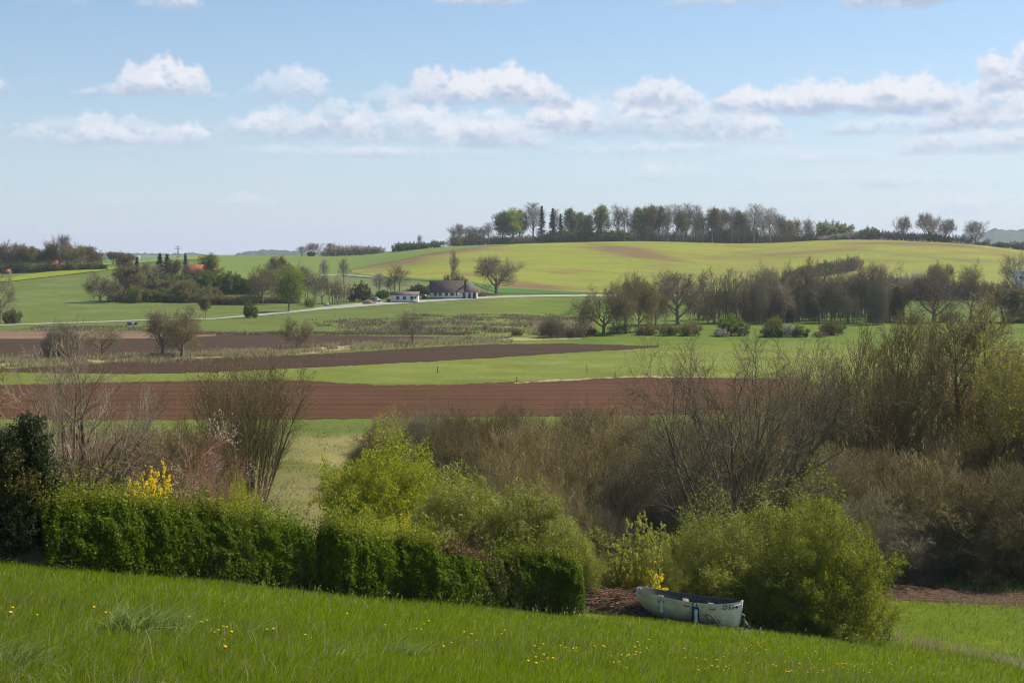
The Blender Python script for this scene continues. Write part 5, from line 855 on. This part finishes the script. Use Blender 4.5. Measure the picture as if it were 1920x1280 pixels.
MB().tube([(2.45, 0, .3), (2.33, 0, .95)], .035, 6).tube([(2.33, 0, .95), (2.2, 0, .98)], .03, 6).tube([(2.75, 0, .32), (2.38, 0, .72)], .028, 6).obj('winch_post', P_steel, TR)
MB().tube([(2.33, -.12, .9), (2.33, .12, .9)], .06, 10).obj('winch', P_rim, TR, True)
MB().tube([(3.05, -.1, .05), (3.05, -.1, .55)], .03, 8).tube([(3.05, -.14, .08), (3.05, -.06, .08)], .09, 12).obj('jockey_wheel', P_steel, TR)
# bent black hoop leaning on the hull
o = empty('metal_hoop', tuple(BT.matrix_basis @ Vector((1.0, -.95, 0))), .1); props(o, 'bent black tube hoop leaning against the boat below the lettering', 'hoop')
o.data if False else None
MB().tube([(-.20, .12, .95), (-.17, .10, .98), (.02, .08, .97), (.25, 0, .70), (.50, -.15, .35), (.62, -.22, -.05)], .027, 8).tube([(-.20, .12, .95), (-.05, .06, .70), (.10, 0, .45), (.22, -.05, .10)], .022, 8).obj('tube', P_rim, o, True)
# brush heaps
def heap(px, Y, wd, dp, ht, n, mats, label, seed, r0=.012, droop=1):
    r = np.random.default_rng(seed); x, y, z = [float(v) for v in at_d(px, Y)]; o = empty('brush_heap', (x, y, z)); props(o, label, 'brush heap')
    a = r.uniform(-1, 1, n); q = r.uniform(-1, 1, n); env = np.sqrt(np.clip(1-a*a*.75, 0, 1))*np.sqrt(np.clip(1-q*q*.7, 0, 1)); p0 = np.stack([a*wd/2, q*dp/2, ht*env*r.uniform(.25, 1, n)**.5-.126*a*wd/2], 1)
    ang = r.normal(size=n)*.45+r.integers(0, 2, n)*math.pi; d = nrm(np.stack([np.cos(ang), np.sin(ang)*.9, r.normal(size=n)*.2-.05], 1)); P = curve(p0-d*.35, d, r.uniform(.5, 1.5, n)*min(1, wd/2), 6, -.10*droop, .10, r)
    P[:, :, 2] = np.maximum(P[:, :, 2], -.126*P[:, :, 0]-.03); R = radii(r.uniform(.5, 1.4, n)*r0, 6, .4); k = r.random(n) < .5
    for nm, kk, m in (('twigs', k, mats[0]), ('twigs', ~k, mats[1])):
        v, f = tube(P[kk], R[kk], 4); link(nm, np_mesh('heap_twigs', v, [f], [m]), o)
heap(1152, 58.5, 2.5, 1.8, 1.05, 2600, (B_red, B_dark), 'reddish brown heap of cut branches at the stern of the boat', 5)
heap(12, 36.5, 2.2, 1.2, .75, 700, (B_grey, B_brown), 'grey heap of bare twigs under the dark conifer', 6, .009)
def fallen(px, py, n, L, mt, label, seed, el=.4):
    r = np.random.default_rng(seed); Y = float(dist(px, py)[0]); x, y, z = [float(v) for v in at_d(px, Y)]; o = empty('dead_branches', (x, y, z)); props(o, label, 'dead branches')
    a = r.uniform(2.2, 4.2, n); e = r.uniform(.1, .9, n)*el*2; d = nrm(np.stack([np.cos(a)*np.cos(e), np.sin(a)*.5, np.sin(e)], 1)); p = np.stack([r.normal(size=n)*.7, r.normal(size=n)*.5, 0*a+.05], 1); C1 = curve(p, d, r.uniform(.5, 1, n)*L, 7, -.06, .10, r), radii(r.uniform(.014, .03, n), 7, .3)
    C2 = kids(*C1, 6, .3, 1, .7, .6, 4, 0, .15, .5, r, rmin=.006); v, f, _ = join([(*tube(*C1, 5), 0), (*tube(*C2, 3), 0)]); link('branches', np_mesh('dead_branches', v, [np.concatenate(f)], [mt]), o)
fallen(1690, 1086, 16, 2.6, B_grey, 'pale dead branches fallen over the left end of the dug soil', 3); fallen(1850, 1075, 9, 3.2, B_grey, 'long pale dead branch lying before the brown bushes', 4, .15)

# ---------------------------------------------------------------- buildings
W_wall = plain('lime_washed_wall', (.84, .82, .80), (.72, .70, .68), .9, .4, .1); W_roof = plain('old_brown_tile_roof', (.185, .125, .11), (.11, .08, .072), .9, .9, .1); W_roof2 = plain('purple_grey_roof', (.22, .15, .155), (.17, .12, .125), .8, .5); W_thatch = plain('pale_thatch', (.30, .26, .22), (.22, .19, .16), 1, 1.2)
W_glass = plain('dark_window_glass', (.02, .025, .035), (.03, .04, .05), .15, 1, .6); W_frame = plain('grey_window_frame', (.25, .26, .27), (.2, .2, .2), .7); W_door = plain('dark_plank_door', (.05, .06, .09), (.04, .045, .06), .7); W_red = plain('orange_red_tile_roof', (.55, .19, .10), (.42, .14, .075), .9, .8, .1); W_brick = plain('red_brick_wall', (.22, .09, .06), (.16, .06, .045), .9, 1.5); W_dk = plain('dark_timber', (.05, .038, .034), (.03, .025, .022), .9, 2); W_stone = plain('stone_plinth', (.12, .09, .085), (.09, .07, .065), .95, 1)
def gable(mb, x0, x1, y0, y1, ze, zr, th=.18, ov=.3):
    """two roof slopes with thickness, ridge along x"""
    ym = (y0+y1)/2; k = (zr-ze)/(ym-y0); a, b = x0-ov, x1+ov
    for s, ye in ((-1, y0-ov), (1, y1+ov)):
        zo = ze-k*ov; mb.add([(a, ye, zo), (b, ye, zo), (b, ym, zr), (a, ym, zr), (a, ye, zo+th), (b, ye, zo+th), (b, ym, zr+th), (a, ym, zr+th)], [(0, 1, 2, 3), (7, 6, 5, 4), (0, 4, 5, 1), (1, 5, 6, 2), (3, 7, 4, 0)] if s < 0 else [(3, 2, 1, 0), (4, 5, 6, 7), (1, 5, 4, 0), (2, 6, 5, 1), (0, 4, 7, 3)])
    return mb
def gwall(mb, x0, x1, y0, y1, ze, zr, z0=-.6):
    ym = (y0+y1)/2; mb.add([(x0, y0, z0), (x1, y0, z0), (x1, y0, ze), (x0, y0, ze), (x0, y1, z0), (x1, y1, z0), (x1, y1, ze), (x0, y1, ze), (x0, ym, zr-.02), (x1, ym, zr-.02)], [(0, 1, 2, 3), (5, 4, 7, 6), (4, 0, 3, 8, 7), (1, 5, 6, 9, 2)]); return mb
def window(par, x, z, w, h, y=0):
    fo = MB().box((x, y-.02, z+h/2+.05), (w+.2, .10, .1)).box((x, y-.02, z-h/2-.05), (w+.2, .12, .1)).box((x-w/2-.05, y-.02, z), (.1, .10, h)).box((x+w/2+.05, y-.02, z), (.1, .10, h)).box((x, y-.03, z), (.07, .06, h)).obj('window', W_frame, par)
    MB().box((x, y-.01, z), (w, .05, h)).obj('pane', W_glass, fo)
def site(name, px, py, label, cat, rz=0, Y=None):
    Y = Y or float(dist(px, py)[0]); x, y, z = [float(v) for v in at_d(px, Y)]; o = empty(name, (x, y, z), rz); return props(o, label, cat), Y
# farmhouse
hh, Y_ = site('farmhouse', 806, 560, 'long white farmhouse with a big brown tiled roof beside the road', 'house'); m_ = Y_/F
Wm, Wa = 62*m_, 27*m_; ze = 2.75; zr = 6.9; dp = 8.0
gwall(MB(), 0, Wm, 0, dp, ze, zr).obj('wall', W_wall, hh); rf = gable(MB(), 0, Wm, 0, dp, ze, zr, ov=.35).obj('roof', W_roof, hh)
MB().box((Wm*.5, -.04, .18), (Wm, .09, .5)).obj('plinth', W_stone, hh)
for k in (10.5, 19.3, 31.2, 41, 50): window(hh, k*m_, 1.75, .95 if k < 50 else .55, 1.1)
window(hh, 45*m_, 1.75, .35, .7)
gwall(MB(), Wm+.02, Wm+Wa, .25, 5.2, 2.7, 3.9).obj('annex_wall', W_wall, hh); gable(MB(), Wm+.3, Wm+Wa, .25, 5.2, 2.75, 4.0, ov=.35).obj('annex_roof', W_roof, hh)
for k, w in ((2.2, .9), (12.5, 1.0), (21.5, 1.2)):
    d = MB().box((Wm+k*m_, .21, 1.15), (w, .08, 2.3)).obj('door', W_door, hh); MB().box((Wm+k*m_+w*.35, .16, 1.1), (.12, .06, .05)).obj('handle', W_frame, d)
MB().box((Wm+4.5*m_, 2.2, 5.0), (.55, .55, 3.8)).obj('chimney', W_dk, rf); MB().box((Wm+4.5*m_, 2.2, 6.95), (.7, .7, .12)).obj('chimney_cap', W_stone, rf)
th = MB(); A = np.linspace(0, math.pi, 11); V = [(Wm+8.5*m_+3.4*math.cos(t)*(1-.10*j), 7+j*1.6, 1.2+5.6*math.sin(t)**.8*(1-.015*j)) for j in range(6) for t in A]; th.add(V, [(j*11+i, j*11+i+1, (j+1)*11+i+1, (j+1)*11+i) for j in range(5) for i in range(10)]+[tuple(range(11))[::-1]]); th.obj('rear_thatch', W_thatch, hh, True)
MB().box((Wm+8.5*m_, 9.5, .3), (6.4, 5, 2.6)).obj('rear_wall', W_wall, hh)
MB().box((4.0, dp+4, 4.9), (9, 4, .25)).box((4.0, dp+4, 2.4), (8.6, 3.6, 5)).obj('rear_shed', W_roof2, hh)
# small house
h2, Y_ = site('small_house', 733, 566.8, 'small white house with a low purple grey roof', 'house'); m_ = Y_/F; Wm = 51*m_
gwall(MB(), .5*m_, Wm, 0, 5, 2.75, 3.7).obj('wall', W_wall, h2); gable(MB(), .5*m_, Wm, 0, 5, 2.8, 3.8, ov=.4).obj('roof', W_roof2, h2); MB().box((Wm*.5, -.04, .1), (Wm-.3, .09, .5)).obj('plinth', W_stone, h2)
for k, w in ((12.8, .95), (25.5, .95), (39.2, .95)): window(h2, k*m_, 1.65, w, 1.05)
window(h2, 46*m_, 1.75, .7, .6)
MB().box((-1.0, 1.5, .55), (1.4, 1.2, 1.1)).obj('side_porch', W_brick, h2)
# red roofed farm, cottages
h3, Y_ = site('red_roofed_farm', 342, 530, 'farmhouse with a bright orange red roof among the dark trees', 'house', Y=630); m_ = Y_/F; b3 = (pix(h3.location.x, h3.location.y, h3.location.z)[1]); zt = (b3-497)*m_; ze = (b3-510)*m_; Wm = 33*m_
gwall(MB(), 0, Wm, 0, 9, ze, zt, -1).obj('wall', W_brick, h3); gable(MB(), 0, Wm, 0, 9, ze, zt, .2, .4).obj('roof', W_red, h3); [window(h3, k*m_, ze-1.3, 1, 1.1) for k in (6, 14, 22)]
h3.rotation_euler[2] = -.15
h4, Y_ = site('orange_roofed_cottage', 384, 530, 'small cottage roof of orange tiles showing between green bushes', 'house', Y=640); m_ = Y_/F; b3 = pix(h4.location.x, h4.location.y, h4.location.z)[1]; zt = (b3-499)*m_; ze = (b3-506)*m_
gwall(MB(), 0, 20*m_, 0, 6, ze, zt, -1).obj('wall', W_brick, h4); gable(MB(), 0, 20*m_, 0, 6, ze, zt, .2, .3).obj('roof', W_red, h4); window(h4, 8*m_, ze-1.2, .9, .9)
h5, Y_ = site('red_cottage', 10, 518, 'tiny red cottage at the foot of the left tree belt', 'house', Y=715); m_ = Y_/F
gwall(MB(), 0, 7*m_, 0, 4, 1.1, 2.3).obj('wall', W_brick, h5); gable(MB(), 0, 7*m_, 0, 4, 1.1, 2.3, .15, .2).obj('roof', W_red, h5); window(h5, 3*m_, .7, .6, .5)
h6, Y_ = site('white_gabled_house', 1908, 520, 'white gabled house cut by the right picture edge', 'house', Y=640); m_ = Y_/F; b3 = pix(h6.location.x, h6.location.y, h6.location.z)[1]; zt = (b3-507)*m_
gwall(MB(), 0, 40*m_, 0, 7, zt-1.6, zt, -1).obj('wall', W_wall, h6); gable(MB(), 0, 40*m_, 0, 7, zt-1.6, zt, .18, .3).obj('roof', W_wall, h6); [window(h6, k*m_, zt-3.2, 1.1, 1.1) for k in (5, 14, 24)]
h7, Y_ = site('brick_farm', 88, 506, 'brick farm building half hidden in the left tree belt', 'house', Y=775); m_ = Y_/F
gwall(MB(), 0, 22*m_, 0, 8, 3.2, 6).obj('wall', W_brick, h7); gable(MB(), 0, 22*m_, 0, 8, 3.2, 6, .15, .2).obj('roof', W_red, h7); [window(h7, k*m_, 1.8, 1, 1.2) for k in (5, 11, 17)]
# cars
def car(px, py, col, label, rz, L=4.3, Hc=1.75, Y=None):
    o, _ = site('parked_car', px, py, label, 'car', rz, Y); m1 = plain('car_paint', col, tuple(c*.9 for c in col), .3, 1, .5)
    pr = [(-L/2, .35), (L/2, .35), (L/2, .85), (L/2-.15, .98), (L/2-.95, 1.05), (L/2-1.5, Hc), (-L/2+.5, Hc), (-L/2+.08, 1.1)]; MB().prism(pr, -.85, .85).obj('body', m1, o)
    MB().prism([(L/2-1.12, 1.1), (L/2-1.55, Hc-.12), (-L/2+.55, Hc-.12), (-L/2+.25, 1.1)], -.865, .865).obj('window_glass', W_glass, o)
    for a in (-L/2+.8, L/2-.85):
        for s in (-1, 1): MB().tube([(a, s*.70, .33), (a, s*.88, .33)], .33, 14).obj('wheel', P_tyre, o)
    for s in (-1, 1): MB().box((L/2+.005, s*.6, .75), (.03, .3, .14)).obj('headlight', P_fend, o)
car(796.5, 561, (.02, .022, .03), 'dark car parked between the two white houses', 1.45); car(1897, 520, (.35, .42, .55), 'light blue car by the white gabled house', .1, Y=636); car(704, 566, (.25, .27, .30), 'grey car in the gravel yard by the small house', .3)
# yard things
def lump(name, px, py, w, d, h, mat, label, cat, seed, Y=None):
    r_ = np.random.default_rng(seed); o, _ = site(name, px, py, label, cat, 0, Y); n = 24; a = np.arange(n)/n*2*math.pi; V = []; rings = 9
    for j in range(rings):
        t = j/(rings-1); q = math.cos(t*math.pi/2); k = 1+.35*(fbm(np.stack([np.cos(a)*2+5, np.sin(a)*2+5, 0*a+t*3], 1), seed, 3)-.5); V += [(w/2*q*k[i]*math.cos(a[i]), d/2*q*k[i]*math.sin(a[i]), h*math.sin(t*math.pi/2)*k[i]-.1) for i in range(n)]
    MB().add(V, [(j*n+i, j*n+(i+1) % n, (j+1)*n+(i+1) % n, (j+1)*n+i) for j in range(rings-1) for i in range(n)]).obj('heap', mat, o, True)
lump('soil_heap', 690, 570, 4.5, 3, 1.6, plain('sandy_soil', (.30, .20, .12), (.2, .14, .09), .95, 1), 'sandy heap beside the gravel yard', 'heap', 3); lump('soil_heap', 697, 569.5, 3, 2, 1.1, plain('dark_soil', (.16, .11, .08), (.1, .08, .06), .95, 1), 'darker small heap beside the sandy heap', 'heap', 4)
# log pile on the crest
o, _ = site('log_pile', 1183, 453, 'pile of reddish logs at the edge of the hilltop wood', 'log pile', 0, 1003); r = np.random.default_rng(9); lm = MB()
for i in range(46): a = r.uniform(-6, 6); z = r.uniform(.2, 2.4)*(1-abs(a)/8); lm.tube([(a-1.2, r.uniform(-1, 1), z), (a+1.2, r.uniform(-1, 1), z+r.normal()*.3)], .22, 7)
lm.obj('logs', plain('cut_logs', (.30, .19, .16), (.12, .08, .08), .9, .8), o)
# round concrete trough
o, _ = site('water_trough', 246, 609.5, 'round grey concrete ring standing in the pasture below the track', 'trough'); A = np.arange(28)/28*2*math.pi; pr = [(1.05, -.1), (1.05, .95), (.9, .95), (.9, .1), (0, .1)]
MB().add([(q*math.cos(t), q*math.sin(t), z) for q, z in pr for t in A], [(i*28+j, i*28+(j+1) % 28, (i+1)*28+(j+1) % 28, (i+1)*28+j) for i in range(4) for j in range(28)]).obj('ring', plain('concrete', (.20, .20, .20), (.13, .13, .13), .9, 2), o)
MB().tube([(1.4, 0, .25), (1.4, 0, .8)], .35, 12).obj('tank', W_dk, o)
# posts
M_post = plain('weathered_post', (.075, .06, .045), (.05, .04, .032), .9, 6)
PO = [(820,699,13,.05,'thin post alone in the light green strip'),(968,718,12,.09,'stout post at the near edge of the light green strip'),(1101,698,15,-.06,'leaning post in the light green strip under the dark field'),(1213,704,11,.0,'post where the large bare tree crosses the green strip'),(890,643,7,0,'short post beside the round little bush'),(1153,706,10,0,'thin stick between two fence posts'),(1292,645,8,.0,'post on the bright green strip by the hedgerow'),(1004,626,10,0,'post in the reeds near the dark bush'),
      (1015,627,9,0,'second post in the reeds'),(1600,645,8,0,'post in the green field right of the large bare tree'),(627,592,5,0,'marker post beside the road'),(512,594,6,0,'marker post before the road near the poplar')]
for px, py, h, tl, lab in PO:
    o, Y_ = site('fence_post', px, py, lab, 'post'); hgt = h*Y_/F; rr = max(.06, .6*Y_/F*.5); o['group'] = 'old fence posts in the valley'
    MB().tube([(0, 0, -.2), (tl*hgt, 0, hgt-.03), (tl*hgt, 0, hgt)], [rr, rr*.85, rr*.6], 8).obj('stake', M_post, o); 
MB_pole, _ = site('pole', 475, 499, 'thin white pole standing in the hill pasture', 'pole', 0, 930); MB().tube([(0, 0, -.2), (0, 0, 5.6)], [.16, .12], 8).obj('mast', P_fend, MB_pole); MB().tube([(0, 0, 5.6), (0, 0, 5.75)], .2, 8).obj('cap', P_steel, MB_pole)
o, _ = site('road_sign', 612, 574, 'small white roadside marker at the leaning tree', 'sign', 0); MB().box((0, 0, .6), (1.7, .12, .9)).obj('board', P_fend, o); MB().tube([(0, .1, -.1), (0, .1, .7)], .07, 6).obj('post', M_post, o)
# pylon and silo far off
P_py = plain('pylon_steel', (.2, .22, .25), (.17, .19, .22), .7)
def pylon(px, top, Y, label):
    x, y, z = [float(v) for v in at_d(px, 2450)]; x = (px-960)/F*Y; z = -18; o = empty('pylon', (x, Y, z)); props(o, label, 'pylon'); h = float(_z(top, Y))-z; b = MB(); r0 = .28
    for sx in (-1, 1):
        for sy in (-1, 1): b.tube([(sx*3.2, sy*3.2, 0), (sx*.9, sy*.9, h*.62), (sx*.5, sy*.5, h)], r0, 4)
    for k in range(9):
        z0, z1 = h*k/9, h*(k+1)/9; w0, w1 = [3.2-2.3*min(1, q/(h*.62)) for q in (z0, z1)]
        for sx in (-1, 1): b.tube([(-sx*w0, -w0, z0), (sx*w1, -w1, z1)], .15, 4); b.tube([(-sx*w0, w0, z0), (sx*w1, w1, z1)], .15, 4)
    b.obj('lattice_mast', P_py, o)
    for zz, w in ((h*.93, 5.5), (h*.78, 7.5)): MB().tube([(-w, 0, zz+1.2), (0, 0, zz), (w, 0, zz+1.2)], r0, 4).tube([(-w, 0, zz+1.2), (0, 0, zz+1.9), (w, 0, zz+1.2)], r0*.7, 4).obj('crossarm', P_py, o)
pylon(335, 461.5, 2750, 'thin steel pylon on the skyline above the red roof')
o = empty('silo', ((261-960)/F*2300, 2300, -22)); props(o, 'tiny white silo beside the far yellow field', 'silo'); hS = float(_z(479, 2300))+22; MB().tube([(0, 0, 0), (0, 0, hS-2), (0, 0, hS-.6), (0, 0, hS)], [2.6, 2.6, 1.6, .3], 16).obj('tower', P_fend, o, True); MB().box((-5, 0, 5), (7, 8, 10)).obj('shed', W_wall, o)
# ---------------------------------------------------------------- the air
m = bpy.data.materials.new('haze'); m.use_nodes = True; t = m.node_tree; t.nodes.clear()
pv = t.nodes.new('ShaderNodeVolumePrincipled'); ou = t.nodes.new('ShaderNodeOutputMaterial'); t.links.new(pv.outputs[0], ou.inputs['Volume'])
pv.inputs['Color'].default_value = (.80, .88, 1.0, 1); pv.inputs['Density'].default_value = 0.9e-4; pv.inputs['Anisotropy'].default_value = .2
b = MB().box((0, 2650, 17), (11000, 5900, 88))
b.obj('haze', m); props(bpy.data.objects['haze'], 'pale blue haze filling the air over the whole valley', None, kind='stuff')
